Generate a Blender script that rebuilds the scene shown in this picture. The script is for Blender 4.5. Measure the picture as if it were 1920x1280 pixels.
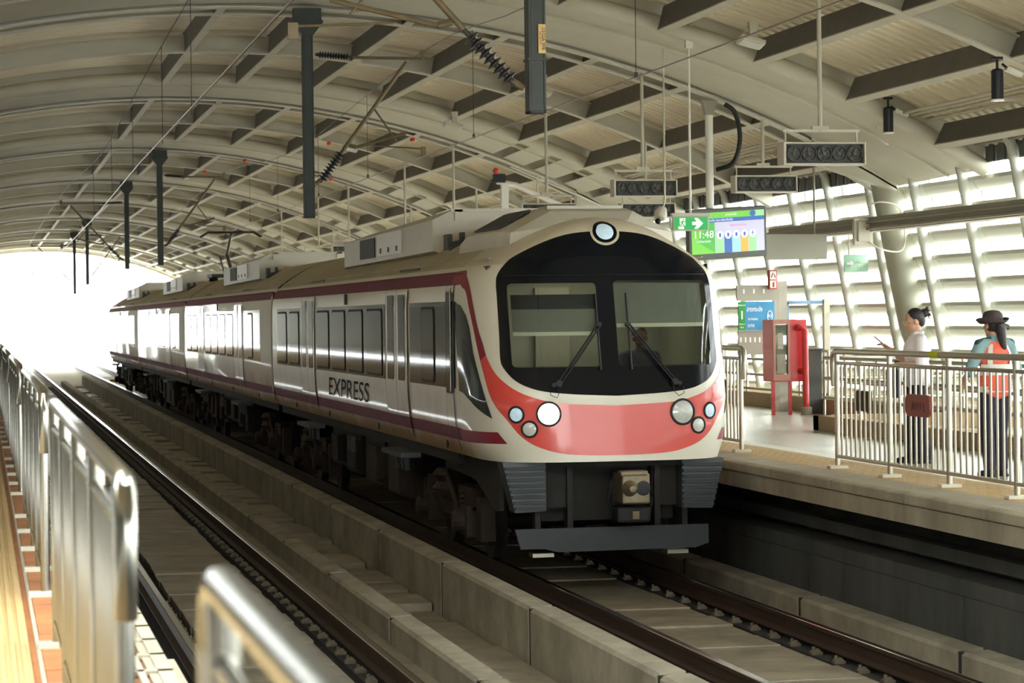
import bpy, math, random
from math import sin, cos, pi, sqrt, atan2, radians
from mathutils import Vector, Matrix
from mathutils.geometry import delaunay_2d_cdt
random.seed(7)
for o in list(bpy.data.objects):
    bpy.data.objects.remove(o)
scn = bpy.context.scene
col = scn.collection

# ------------------------------------------------------------------ camera, sky, sun, exposure
cam_data = bpy.data.cameras.new('camera')
cam = bpy.data.objects.new('camera', cam_data)
col.objects.link(cam)
cam_data.sensor_width = 36.0
cam_data.lens = 91.725
cam_data.clip_start = 0.1
cam_data.clip_end = 3000
FW = Vector((0.1997731, 0.9797937, -0.0097481)); RT = Vector((0.9797433, -0.1998843, -0.0122164)); UP = RT.cross(FW)
cam.matrix_world = Matrix(((RT.x, UP.x, -FW.x, 0.0), (RT.y, UP.y, -FW.y, 0.0), (RT.z, UP.z, -FW.z, 2.78), (0, 0, 0, 1)))
cam_data.dof.use_dof = True
cam_data.dof.focus_distance = 28.5
cam_data.dof.aperture_fstop = 5.0
scn.camera = cam

world = bpy.data.worlds.new('sky')
scn.world = world
world.use_nodes = True
bg = world.node_tree.nodes['Background']
bg.inputs[0].default_value = (0.93, 1.0, 0.98, 1)
bg.inputs[1].default_value = 11.0
_t = world.node_tree
_tc = _t.nodes.new('ShaderNodeTexCoord'); _sp = _t.nodes.new('ShaderNodeSeparateXYZ'); _cr = _t.nodes.new('ShaderNodeValToRGB'); _mr = _t.nodes.new('ShaderNodeMapRange')
_mr.inputs['From Min'].default_value = -1.0
_cr.color_ramp.elements[0].position = 0.42; _cr.color_ramp.elements[0].color = (0.20, 0.20, 0.185, 1)    # hazy land below
_cr.color_ramp.elements[1].position = 0.50; _cr.color_ramp.elements[1].color = (0.93, 1.0, 0.98, 1)      # white sky
_t.links.new(_tc.outputs['Generated'], _sp.inputs[0]); _t.links.new(_sp.outputs[2], _mr.inputs[0]); _t.links.new(_mr.outputs[0], _cr.inputs[0]); _t.links.new(_cr.outputs[0], bg.inputs[0])

sun_data = bpy.data.lights.new('sun', 'SUN')
sun_data.energy = 3.0
sun_data.angle = radians(8)
sun_data.color = (1.0, 0.86, 0.66)
sun = bpy.data.objects.new('sun', sun_data)
col.objects.link(sun)
sun.rotation_euler = Vector((-0.78, 0.30, -0.50)).to_track_quat('-Z', 'Y').to_euler()

scn.view_settings.view_transform = 'Standard'
scn.view_settings.look = 'None'
scn.view_settings.exposure = 0.9
scn.view_settings.gamma = 1.0
scn.view_settings.use_curve_mapping = False
scn.cycles.use_denoising = True
scn.cycles.max_bounces = 10
scn.cycles.diffuse_bounces = 6
scn.cycles.glossy_bounces = 4
scn.cycles.transparent_max_bounces = 12
scn.cycles.sample_clamp_indirect = 6.0

# ------------------------------------------------------------------ materials
def lin(c):
    r = []
    for x in c:
        x = x / 255.0
        r.append(x / 12.92 if x <= 0.04045 else ((x + 0.055) / 1.055) ** 2.4)
    return (r[0], r[1], r[2], 1.0)

def mat(name, rgb, rough=0.6, metal=0.0, var=0.0, vscale=3.0, rgb2=None, bump=0.0, bscale=30.0, spec=0.5,
        coat=0.0, emit=0.0, stretch=(1, 1, 1), trans=0.0, dirt=None):
    m = bpy.data.materials.new(name)
    m.use_nodes = True
    nt = m.node_tree
    b = nt.nodes['Principled BSDF']
    c = lin(rgb)
    b.inputs['Base Color'].default_value = c
    b.inputs['Roughness'].default_value = rough
    b.inputs['Metallic'].default_value = metal
    b.inputs['Specular IOR Level'].default_value = spec
    b.inputs['Coat Weight'].default_value = coat
    b.inputs['Coat Roughness'].default_value = 0.06
    if emit:
        b.inputs['Emission Color'].default_value = c
        b.inputs['Emission Strength'].default_value = emit
    if var or bump or dirt:
        tc = nt.nodes.new('ShaderNodeNewGeometry')
        mp = nt.nodes.new('ShaderNodeMapping')
        mp.inputs['Scale'].default_value = stretch
        nt.links.new(tc.outputs['Position'], mp.inputs['Vector'])
    if var:
        n = nt.nodes.new('ShaderNodeTexNoise')
        n.inputs['Scale'].default_value = vscale
        n.inputs['Detail'].default_value = 8
        n.inputs['Roughness'].default_value = 0.65
        nt.links.new(mp.outputs[0], n.inputs['Vector'])
        cr = nt.nodes.new('ShaderNodeValToRGB')
        cr.color_ramp.elements[0].position = 0.32
        cr.color_ramp.elements[1].position = 0.68
        c2 = lin(rgb2) if rgb2 else tuple(x * (1 - var) for x in c[:3]) + (1,)
        cr.color_ramp.elements[0].color = c2
        cr.color_ramp.elements[1].color = c
        nt.links.new(n.outputs[0], cr.inputs[0])
        out = cr.outputs[0]
        if dirt:   # grime that has settled on the lower body side: (z full, z none, colour)
            sp = nt.nodes.new('ShaderNodeSeparateXYZ')
            nt.links.new(tc.outputs['Position'], sp.inputs[0])
            mr = nt.nodes.new('ShaderNodeMapRange')
            mr.inputs['From Min'].default_value = dirt[1]
            mr.inputs['From Max'].default_value = dirt[0]
            nt.links.new(sp.outputs[2], mr.inputs[0])
            n2 = nt.nodes.new('ShaderNodeTexNoise')
            n2.inputs['Scale'].default_value = 1.6
            n2.inputs['Detail'].default_value = 6
            nt.links.new(mp.outputs[0], n2.inputs['Vector'])
            mu = nt.nodes.new('ShaderNodeMath'); mu.operation = 'MULTIPLY'
            nt.links.new(mr.outputs[0], mu.inputs[0]); nt.links.new(n2.outputs[0], mu.inputs[1])
            mry = nt.nodes.new('ShaderNodeMapRange')      # the washed nose stays clean
            mry.inputs['From Min'].default_value = 27.0
            mry.inputs['From Max'].default_value = 28.3
            nt.links.new(sp.outputs[1], mry.inputs[0])
            mu3 = nt.nodes.new('ShaderNodeMath'); mu3.operation = 'MULTIPLY'
            nt.links.new(mu.outputs[0], mu3.inputs[0]); nt.links.new(mry.outputs[0], mu3.inputs[1]); mu = mu3
            mu2 = nt.nodes.new('ShaderNodeMath'); mu2.operation = 'MULTIPLY'; mu2.inputs[1].default_value = 2.3; mu2.use_clamp = True
            nt.links.new(mu.outputs[0], mu2.inputs[0])
            mx = nt.nodes.new('ShaderNodeMix'); mx.data_type = 'RGBA'
            nt.links.new(mu2.outputs[0], mx.inputs[0]); nt.links.new(out, mx.inputs[6])
            mx.inputs[7].default_value = lin(dirt[2])
            out = mx.outputs[2]
        nt.links.new(out, b.inputs['Base Color'])
    if bump:
        n3 = nt.nodes.new('ShaderNodeTexNoise')
        n3.inputs['Scale'].default_value = bscale
        n3.inputs['Detail'].default_value = 6
        nt.links.new(mp.outputs[0], n3.inputs['Vector'])
        bp = nt.nodes.new('ShaderNodeBump')
        bp.inputs['Strength'].default_value = bump
        bp.inputs['Distance'].default_value = 0.02
        nt.links.new(n3.outputs[0], bp.inputs['Height'])
        nt.links.new(bp.outputs[0], b.inputs['Normal'])
    return m

def glass(name, tint=(0.8, 0.85, 0.82), rough=0.02):
    m = bpy.data.materials.new(name)
    m.use_nodes = True
    nt = m.node_tree
    nt.nodes.clear()
    o = nt.nodes.new('ShaderNodeOutputMaterial')
    t = nt.nodes.new('ShaderNodeBsdfTransparent'); t.inputs[0].default_value = tint + (1,)
    g = nt.nodes.new('ShaderNodeBsdfGlossy'); g.inputs['Roughness'].default_value = rough
    f = nt.nodes.new('ShaderNodeFresnel'); f.inputs[0].default_value = 1.5
    mx = nt.nodes.new('ShaderNodeMixShader')
    nt.links.new(f.outputs[0], mx.inputs[0]); nt.links.new(t.outputs[0], mx.inputs[1]); nt.links.new(g.outputs[0], mx.inputs[2])
    nt.links.new(mx.outputs[0], o.inputs[0])
    return m

def translucent(name, rgb):
    m = bpy.data.materials.new(name)
    m.use_nodes = True
    nt = m.node_tree
    nt.nodes.clear()
    o = nt.nodes.new('ShaderNodeOutputMaterial')
    d = nt.nodes.new('ShaderNodeBsdfDiffuse'); d.inputs[0].default_value = lin(rgb)
    t = nt.nodes.new('ShaderNodeBsdfTranslucent'); t.inputs[0].default_value = lin(rgb)
    mx = nt.nodes.new('ShaderNodeMixShader'); mx.inputs[0].default_value = 0.06
    nt.links.new(d.outputs[0], mx.inputs[1]); nt.links.new(t.outputs[0], mx.inputs[2])
    nt.links.new(mx.outputs[0], o.inputs[0])
    return m

M = dict(
    roofsheet=mat('roof_sheet', (236, 227, 204), 0.55),
    steel=mat('painted_steel', (198, 194, 177), 0.45, var=0.12, vscale=1.5),
    steeldark=mat('grey_green_steel', (78, 84, 82), 0.5, var=0.2, vscale=4),
    purlin=mat('purlin_steel', (196, 190, 172), 0.5, var=0.15, vscale=2),
    concrete=mat('kerb_concrete', (164, 156, 138), 0.85, var=0.5, vscale=2.2, rgb2=(122, 115, 101), bump=0.25, bscale=25, stretch=(1, 0.7, 0.7)),
    slab=mat('track_slab_concrete', (160, 150, 130), 0.5, var=0.5, vscale=2.0, rgb2=(112, 104, 90), bump=0.2, bscale=18),
    dark=mat('trackbed_dark', (46, 44, 42), 0.9, var=0.5, vscale=2, bump=0.3),
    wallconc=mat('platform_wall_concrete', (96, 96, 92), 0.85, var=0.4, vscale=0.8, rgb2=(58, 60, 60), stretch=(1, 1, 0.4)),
    fascia=mat('platform_edge_concrete', (176, 166, 144), 0.85, var=0.4, vscale=1.5, rgb2=(136, 126, 108), bump=0.2, stretch=(1, 1, 0.4)),
    railside=mat('rusty_rail', (66, 48, 38), 0.65, 0.3, var=0.35, vscale=6),
    railtop=mat('polished_rail', (190, 186, 176), 0.18, 1.0),
    clip=mat('rail_clip_metal', (128, 118, 100), 0.45, 0.6, var=0.3, vscale=9),
    floor=mat('platform_tile', (188, 185, 173), 0.28, var=0.08, vscale=1.0),
    tan=mat('tan_tactile', (200, 172, 124), 0.6, var=0.1, vscale=9.0),
    grating=mat('pale_grating', (190, 182, 164), 0.6, var=0.2, vscale=4),
    orange=mat('orange_tile', (192, 132, 84), 0.55, var=0.3, vscale=2, rgb2=(164, 106, 76)),
    chrome=mat('stainless_steel', (160, 158, 150), 0.2, 1.0),
    satin=mat('satin_stainless', (188, 182, 166), 0.32, 0.85),
    cream=mat('cream_paint', (214, 202, 176), 0.28, var=0.05, vscale=1.2, coat=0.35),
    side=mat('cream_body_side', (230, 223, 204), 0.38, var=0.06, vscale=1.0, coat=0.22, dirt=(1.25, 2.15, (166, 122, 70))),
    roofdirt=mat('dirty_roof_paint', (188, 176, 148), 0.6, var=0.3, vscale=1.4, rgb2=(164, 152, 124), stretch=(1, 0.6, 1)),
    fanblade=mat('fan_blade', (92, 88, 82), 0.6),
    fanplate=mat('fan_plate', (70, 68, 64), 0.6),
    purlinweb=mat('purlin_web_shade', (104, 102, 96), 0.6, var=0.2, vscale=3),  # recess shade of the purlin webs put into a darker grey
    deflector=mat('dark_deflector', (50, 54, 59), 0.5, var=0.15, vscale=5),
    joint=mat('kerb_joint', (38, 36, 33), 0.9),
    leftwall=mat('light_blocking_wall', (84, 85, 82), 0.7),
    red=mat('red_paint', (226, 76, 66), 0.3, var=0.08, vscale=1.5, coat=0.3),
    crimson=mat('crimson_stripe', (146, 38, 56), 0.5, var=0.15, vscale=2, spec=0.3),
    maroon=mat('maroon_stripe', (118, 44, 62), 0.6, var=0.2, vscale=2, spec=0.2),
    black=mat('black_mask', (13, 17, 25), 0.16, var=0.3, vscale=3, spec=0.3),
    tinted=mat('tinted_glass', (22, 28, 34), 0.05, spec=0.5),
    slate=mat('slate_panel', (44, 54, 60), 0.06),
    glassy=glass('windscreen_glass'),
    rubber=mat('black_rubber', (18, 19, 22), 0.5),
    under=mat('underframe', (44, 40, 38), 0.7, 0.2, var=0.4, vscale=3),
    bogie=mat('bogie_brown', (62, 50, 42), 0.7, 0.2, var=0.4, vscale=4),
    bluegrey=mat('blue_grey_bumper', (76, 80, 84), 0.5, var=0.15, vscale=5),
    coupler=mat('coupler_metal', (150, 136, 110), 0.45, 0.5, var=0.4, vscale=8),
    white=mat('white_paint', (232, 230, 220), 0.4),
    offwhite=mat('off_white_metal', (206, 200, 184), 0.45, var=0.08, vscale=3),
    grille=mat('dark_grille', (44, 44, 42), 0.6),
    plate=mat('orange_plate', (232, 168, 72), 0.5),
    lens=mat('lamp_lens', (214, 216, 208), 0.12, spec=0.8, var=0.2, vscale=60),
    lit=mat('lit_headlamp', (255, 250, 236), 0.3, emit=9.0),
    led=mat('led_marker', (190, 214, 226), 0.15, var=0.5, vscale=90, emit=0.25),
    cabgrey=mat('cab_lining', (118, 120, 106), 0.7),
    cabpanel=mat('cab_panel', (186, 182, 156), 0.6),
    blind=mat('sun_blind', (132, 132, 118), 0.8, var=0.12, vscale=4),
    blindbar=mat('blind_bar', (222, 216, 190), 0.5),
    yellow=mat('yellow_paint', (226, 176, 40), 0.5),
    louver=translucent('louvre_panel', (206, 207, 198)),
    mullion=mat('mullion_paint', (190, 192, 182), 0.5),
    column=mat('column_paint', (176, 176, 160), 0.5, var=0.08, vscale=1),
    duct=mat('duct_metal', (160, 154, 138), 0.5, var=0.15, vscale=2),
    pole=mat('catenary_post', (54, 60, 57), 0.55, var=0.3, vscale=5),
    tube=mat('cantilever_tube', (122, 108, 82), 0.5, 0.3, var=0.3, vscale=8),
    insul=mat('insulator', (44, 40, 42), 0.35),
    wire=mat('wire', (42, 40, 40), 0.4, 0.6),
    copper=mat('contact_wire', (120, 96, 70), 0.3, 0.8),
    signgreen=mat('exit_green', (38, 156, 82), 0.5, emit=0.35),
    signwhite=mat('sign_white', (236, 236, 224), 0.5, emit=0.3),
    navy=mat('navy_cloth', (36, 40, 56), 0.9),
    skin=mat('skin', (206, 160, 132), 0.55),
    skindark=mat('skin_brown', (120, 84, 66), 0.55),
    hair=mat('black_hair', (36, 30, 30), 0.5, bump=0.4, bscale=80),
    shirt=mat('white_shirt', (246, 243, 247), 0.85, bump=0.15, bscale=18),
    vest=mat('orange_vest', (242, 106, 84), 0.8, bump=0.1, bscale=20),
    silver=mat('reflective_tape', (206, 206, 198), 0.5),
    teal=mat('teal_shirt', (128, 160, 164), 0.8),
    tealdark=mat('dark_teal_yoke', (48, 80, 80), 0.8),
    hat=mat('dark_hat', (70, 58, 60), 0.85),
    trousers=mat('dark_trousers', (40, 36, 50), 0.9, bump=0.1, bscale=20),
    shoe=mat('dark_shoes', (34, 32, 34), 0.6),
    cabred=mat('cabinet_red', (206, 52, 56), 0.4, coat=0.2),
    boxsteel=mat('cabinet_bronze', (170, 120, 104), 0.45, 0.3),
    hose=mat('folded_hose', (206, 196, 180), 0.8, var=0.3, vscale=30),
    signgrey=mat('sign_grey', (176, 174, 160), 0.6),
    signblue=mat('sign_blue', (72, 158, 208), 0.5),
    signgrn=mat('sign_green', (60, 160, 80), 0.5),
    redsign=mat('red_sign', (176, 76, 70), 0.6),
    tape=mat('yellow_tape', (206, 206, 40), 0.6),
    plaque=mat('plaque_maroon', (140, 70, 62), 0.5),
    plaqueink=mat('plaque_ink', (84, 52, 48), 0.6),
    darkplate=mat('dark_plate', (62, 54, 50), 0.6),
    bench=mat('tan_plinth', (170, 146, 112), 0.7, var=0.2, vscale=2),
    speaker=mat('black_speaker', (26, 30, 38), 0.4),
    monitor=mat('monitor_case', (92, 94, 92), 0.5),
    sc_green=mat('screen_green', (112, 196, 62), 0.3, emit=0.23),
    sc_dkgreen=mat('screen_dark_green', (74, 176, 66), 0.3, emit=0.21),
    sc_lilac=mat('screen_lilac', (196, 196, 224), 0.3, emit=0.21),
    sc_blue=mat('screen_blue', (44, 100, 176), 0.3, emit=0.21),
    sc_cyan=mat('screen_cyan', (150, 208, 232), 0.3, emit=0.21),
    sc_orange=mat('screen_orange', (228, 170, 64), 0.3, emit=0.21),
    sc_mint=mat('screen_mint', (150, 214, 150), 0.3, emit=0.21),
    sc_white=mat('screen_white', (240, 240, 240), 0.3, emit=0.25),
    sc_pink=mat('screen_pink', (226, 150, 200), 0.3, emit=0.21),
    redlamp=mat('red_cap', (220, 70, 60), 0.4),
    phone=mat('phone_case', (96, 104, 98), 0.4),
    ground=mat('pale_ground', (214, 210, 196), 0.9, var=0.1, vscale=0.4),
    mast=mat('distant_mast', (170, 176, 172), 0.6),
    foliage=mat('pale_foliage', (150, 164, 140), 0.9, var=0.3, vscale=2),
)

# ------------------------------------------------------------------ helpers
class MB:
    def __init__(s):
        s.v = []; s.f = []; s.m = []
    def add(s, vs, fs, mi=0):
        k = len(s.v)
        s.v += [tuple(p) for p in vs]
        s.f += [tuple(i + k for i in f) for f in fs]
        s.m += [mi] * len(fs)
        return s
    def box(s, x0, x1, y0, y1, z0, z1, mi=0):
        return s.obox(((x0 + x1) / 2, (y0 + y1) / 2, (z0 + z1) / 2), (abs(x1 - x0) / 2, abs(y1 - y0) / 2, abs(z1 - z0) / 2), None, mi)
    def obox(s, c, h, rot=None, mi=0):
        c = Vector(c); vs = []
        for sx in (-1, 1):
            for sy in (-1, 1):
                for sz in (-1, 1):
                    p = Vector((sx * h[0], sy * h[1], sz * h[2]))
                    if rot: p = rot @ p
                    vs.append(c + p)
        return s.add(vs, [(0, 1, 3, 2), (4, 6, 7, 5), (0, 4, 5, 1), (2, 3, 7, 6), (0, 2, 6, 4), (1, 5, 7, 3)], mi)
    def tube(s, pts, r, n=8, mi=0, cap=True, flat=None):
        pts = [Vector(p) for p in pts]
        rs = r if isinstance(r, (list, tuple)) else [r] * len(pts)
        k = len(s.v); prev = None
        for i, p in enumerate(pts):
            a = pts[max(i - 1, 0)]; b = pts[min(i + 1, len(pts) - 1)]
            t = (b - a).normalized()
            if prev is None:
                ref = Vector((0, 0, 1)) if abs(t.z) < 0.9 else Vector((1, 0, 0))
                u = t.cross(ref).normalized()
            else:
                u = (prev - t * prev.dot(t)).normalized()
            prev = u; w = t.cross(u)
            for j in range(n):
                an = 2 * pi * j / n
                s.v.append(tuple(p + (u * cos(an) + w * sin(an)) * rs[i]))
        for i in range(len(pts) - 1):
            for j in range(n):
                a = k + i * n + j; b = k + i * n + (j + 1) % n
                s.f.append((a, b, b + n, a + n)); s.m.append(mi)
        if cap:
            s.f.append(tuple(k + j for j in range(n))[::-1]); s.m.append(mi)
            e = k + (len(pts) - 1) * n
            s.f.append(tuple(e + j for j in range(n))); s.m.append(mi)
        return s
    def lathe(s, prof, o, ax, n=16, mi=0):
        ax = Vector(ax).normalized(); o = Vector(o)
        ps = [o + ax * h for r, h in prof]
        ref = Vector((0, 0, 1)) if abs(ax.z) < 0.9 else Vector((1, 0, 0))
        u = ax.cross(ref).normalized(); w = ax.cross(u); k = len(s.v)
        for (r, h), p in zip(prof, ps):
            for j in range(n):
                an = 2 * pi * j / n
                s.v.append(tuple(p + (u * cos(an) + w * sin(an)) * max(r, 1e-4)))
        for i in range(len(prof) - 1):
            for j in range(n):
                a = k + i * n + j; b = k + i * n + (j + 1) % n
                s.f.append((a, b, b + n, a + n)); s.m.append(mi)
        s.f.append(tuple(k + j for j in range(n))[::-1]); s.m.append(mi)
        e = k + (len(prof) - 1) * n
        s.f.append(tuple(e + j for j in range(n))); s.m.append(mi)
        return s
    def prism(s, poly, o, a, b, c, d, mi=0):
        """poly in axes a,b from origin o, extruded by vector c*d"""
        o, a, b, c = Vector(o), Vector(a), Vector(b), Vector(c)
        n = len(poly)
        vs = [o + a * x + b * y for x, y in poly] + [o + a * x + b * y + c * d for x, y in poly]
        fs = [tuple(range(n))[::-1], tuple(range(n, 2 * n))] + [(i, (i + 1) % n, n + (i + 1) % n, n + i) for i in range(n)]
        return s.add(vs, fs, mi)
    def ball(s, c, r, n=12, mi=0, rot=None):
        c = Vector(c); rr = r if isinstance(r, (tuple, list)) else (r, r, r)
        k = len(s.v); m = n // 2
        for i in range(m + 1):
            th = pi * i / m
            for j in range(n):
                ph = 2 * pi * j / n
                p = Vector((rr[0] * max(sin(th), 1e-3) * cos(ph), rr[1] * max(sin(th), 1e-3) * sin(ph), rr[2] * cos(th)))
                if rot: p = rot @ p
                s.v.append(tuple(c + p))
        for i in range(m):
            for j in range(n):
                a = k + i * n + j; b = k + i * n + (j + 1) % n
                s.f.append((a, a + n, b + n, b)); s.m.append(mi)
        return s
    def build(s, name, mats, parent=None, smooth=False, bevel=0.0, loc=None, label=None):
        if not isinstance(mats, (list, tuple)): mats = [mats]
        base = Vector((0, 0, 0))
        if parent is not None:
            base = wpos(parent)
        else:
            if loc is None:
                xs = [p[0] for p in s.v]; ys = [p[1] for p in s.v]; zs = [p[2] for p in s.v]
                loc = ((min(xs) + max(xs)) / 2, (min(ys) + max(ys)) / 2, min(zs))
            base = Vector(loc)
        me = bpy.data.meshes.new(name)
        me.from_pydata([tuple(Vector(p) - base) for p in s.v], [], s.f)
        for m in mats: me.materials.append(m)
        if len(mats) > 1:
            me.polygons.foreach_set('material_index', s.m)
        if smooth:
            me.polygons.foreach_set('use_smooth', [True] * len(me.polygons))
            try: me.set_sharp_from_angle(angle=radians(40))
            except Exception: pass
        me.update()
        import bmesh as _b
        bm = _b.new(); bm.from_mesh(me); _b.ops.recalc_face_normals(bm, faces=bm.faces); bm.to_mesh(me); bm.free()
        o = bpy.data.objects.new(name, me); col.objects.link(o)
        if parent is None: o.location = base
        else: o.parent = parent
        WP[o.name] = base
        if bevel:
            md = o.modifiers.new('bevel', 'BEVEL'); md.width = bevel; md.segments = 2; md.limit_method = 'ANGLE'
        if label: o['label'] = label
        return o

WP = {}
def wpos(o):
    return WP[o.name]
def tag(o, label=None, cat=None, group=None, kind=None):
    if label: o['label'] = label
    if cat: o['category'] = cat
    if group: o['group'] = group
    if kind: o['kind'] = kind
    return o
def thing(name, loc, label, cat, group=None):
    o = bpy.data.objects.new(name, None); col.objects.link(o)
    o.location = loc; o.empty_display_size = 0.2
    WP[o.name] = Vector(loc)
    return tag(o, label, cat, group)
def struct(mb, name, m, **k):
    return tag(mb.build(name, m, **k), kind='structure')
def kids(o):
    return [c for c in KID.get(o.name, [])]
def index_children():
    KID.clear()
    for c in bpy.data.objects:
        if c.parent: KID.setdefault(c.parent.name, []).append(c)
KID = {}
def dup(root, loc, rz=None, label=None, group=None):
    def cp(o, par):
        c = o.copy(); col.objects.link(c)
        if par is not None: c.parent = par
        WP[c.name] = WP[o.name]
        for ch in kids(o): cp(ch, c)
        return c
    r = cp(root, None); r.location = loc; WP[r.name] = Vector(loc)
    if rz is not None: r.rotation_euler = (0, 0, rz)
    if label: r['label'] = label
    if group: r['group'] = group
    return r
def text(body, size, o, right, up, m, parent, name='lettering', extrude=0.002, align='CENTER', shear=0.0, sx=1.0):
    cu = bpy.data.curves.new(name, 'FONT')
    cu.body = body; cu.size = size; cu.extrude = extrude; cu.align_x = align; cu.align_y = 'CENTER'; cu.shear = shear
    ob = bpy.data.objects.new(name, cu); col.objects.link(ob)
    bpy.context.view_layer.update()
    dg = bpy.context.evaluated_depsgraph_get()
    me = bpy.data.meshes.new_from_object(ob.evaluated_get(dg))
    bpy.data.objects.remove(ob)
    R_, U_ = Vector(right).normalized(), Vector(up).normalized(); N_ = R_.cross(U_)
    base = wpos(parent); o = Vector(o)
    for v in me.vertices:
        c = v.co.copy()
        v.co = o + R_ * c.x * sx + U_ * c.y + N_ * c.z - base
    me.materials.clear(); me.materials.append(m)
    ob = bpy.data.objects.new(name, me); col.objects.link(ob); ob.parent = parent; WP[ob.name] = base
    return ob
def catmull(pts, n=6):
    out = []
    P = [pts[0]] + list(pts) + [pts[-1]]
    for i in range(1, len(P) - 2):
        p0, p1, p2, p3 = P[i - 1], P[i], P[i + 1], P[i + 2]
        for k in range(n):
            t = k / n
            out.append(tuple(0.5 * (2 * p1[d] + (p2[d] - p0[d]) * t + (2 * p0[d] - 5 * p1[d] + 4 * p2[d] - p3[d]) * t * t + (3 * p1[d] - p0[d] - 3 * p2[d] + p3[d]) * t ** 3) for d in range(len(p1))))
    out.append(tuple(pts[-1]))
    return out

# ------------------------------------------------------------------ track bed and rails
PZ = 1.15                      # platform level above rail head
Y0, YE = -60.0, 167.0           # length of the station
T1, T2 = 2.49, 6.53            # track centres
G = 0.755
b = MB()
b.box(0.9, 9.2, Y0, 400, -0.75, -0.40)
struct(b, 'floor', M['dark'])
def deck(xc, name, y1):
    b = MB(); y = 1.0
    while y < y1:
        L = 0.74 + 0.05 * random.random()
        dz = random.uniform(-0.012, 0.012); ins = random.uniform(0, 0.03)
        b.box(xc - 0.50 - ins, xc + 0.47 + ins * 0.5, y + 0.012, y + L - 0.012, -0.36, -0.19 + dz)
        y += L
    o = struct(b, name, M['slab'], bevel=0.012)
    b = MB()
    b.box(xc - 0.54, xc + 0.52, 1, y1, -0.40, -0.27)
    b.box(xc - G - 0.30, xc - G + 0.18, 1, y1, -0.40, -0.225)
    b.box(xc + G - 0.18, xc + G + 0.30, 1, y1, -0.40, -0.225)
    struct(b, name, M['dark'])
deck(T1, 'track_slab_floor', 168); deck(T2, 'track_slab_floor', 168)
RP = [(-.07, -.172), (.07, -.172), (.07, -.158), (.012, -.14), (.012, -.05), (.036, -.038), (.036, -.006), (.028, 0), (-.028, 0), (-.036, -.006), (-.036, -.038), (-.012, -.05), (-.012, -.14), (-.07, -.158)]
def rail(x, label, clips, side):
    b = MB()
    n = len(RP)
    vs = [(x + px, 1.0, pz) for px, pz in RP] + [(x + px, 420.0, pz) for px, pz in RP]
    for i in range(n):
        j = (i + 1) % n
        b.add([vs[i], vs[j], vs[n + j], vs[n + i]], [(0, 1, 2, 3)], 1 if i in (6, 7, 8) else 0)
    b.add(vs[:n], [tuple(range(n))], 0)
    o = tag(b.build('running_rail', [M['railside'], M['railtop']], loc=(x, 1, -.172)), label, 'rail', 'running rails')
    y = 12.0
    for k in range(clips):
        c = MB()
        xx = x + side * 0.125
        c.box(xx - 0.05, xx + 0.05, y - 0.05, y + 0.05, -0.225, -0.2)
        c.prism([(-0.045, 0), (0.04, 0), (0.025, 0.022), (-0.02, 0.028)], (xx, y - 0.03, -0.2), (side, 0, 0), (0, 0, 1), (0, 1, 0), 0.06)
        c.lathe([(0.016, 0), (0.016, 0.032), (0.011, 0.036)], (xx + side * 0.02, y, -0.19), (0, 0, 1), 6)
        c.build('rail_clip', M['clip'], o)
        y += 0.62
    return o
rail(T1 - G, 'polished rail of the empty track nearest the platform with the striped tan floor', 26, 1)
rail(T1 + G, 'long bright rail of the empty track beside the low concrete kerb', 80, -1)
rail(T2 - G, 'rail under the train beside the tall concrete kerb', 60, 1)
rail(T2 + G, 'rust brown rail under the train on the side of the platform with people', 40, -1)

def kerb(name, x0, x1, z0, z1, L, y0, y1, m, ch=0.03, g=0.055):
    b = MB(); y = y0
    while y < y1:
        b.prism([(x0, z0), (x1, z0), (x1, z1 + 0.01), (x0 + ch, z1), (x0, z1 - ch)], (0, y + g, 0), (1, 0, 0), (0, 0, 1), (0, 1, 0), L - 2 * g, 0)
        b.box(x0 + 0.012, x1 - 0.01, y - g, y + g, z0, z1 - 0.012, 1)
        y += L
    return struct(b, name, [m, M['joint']])
kerb('kerb', 3.69, 3.90, -0.4, 0.0, 4.35, 2.2, 122, M['concrete'])
kerb('kerb', 4.69, 4.91, -0.4, 0.22, 4.45, 4.6, 122, M['concrete'])
kerb('kerb', 8.06, 8.30, -0.4, -0.09, 4.4, 3.2, 122, M['concrete'])
b = MB(); y = 2.0
while y < 122:     # covers of the cable channel between the kerbs
    L = random.choice((0.62, 0.95, 1.4, 0.8))
    dz = random.choice((0, 0, 0.015, -0.03, -0.07))
    b.box(3.92, 4.67, y + 0.006, y + L - 0.006, -0.4, -0.27 + dz)
    y += L
struct(b, 'channel_floor', M['slab'], bevel=0.006)
b = MB(); b.box(3.43, 3.69, 2, 122, -0.4, -0.25); b.box(4.91, 5.5, 2, 122, -0.4, -0.30); b.box(7.6, 8.06, 2, 122, -0.4, -0.28)
struct(b, 'track_shoulder_floor', M['slab'])
b = MB(); b.box(0.5, 9.2, 121.9, 420, -0.4, -0.21); b.box(-6, 15, 168, 420, -0.6, -0.32)
struct(b, 'viaduct_floor', M['ground'])

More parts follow.
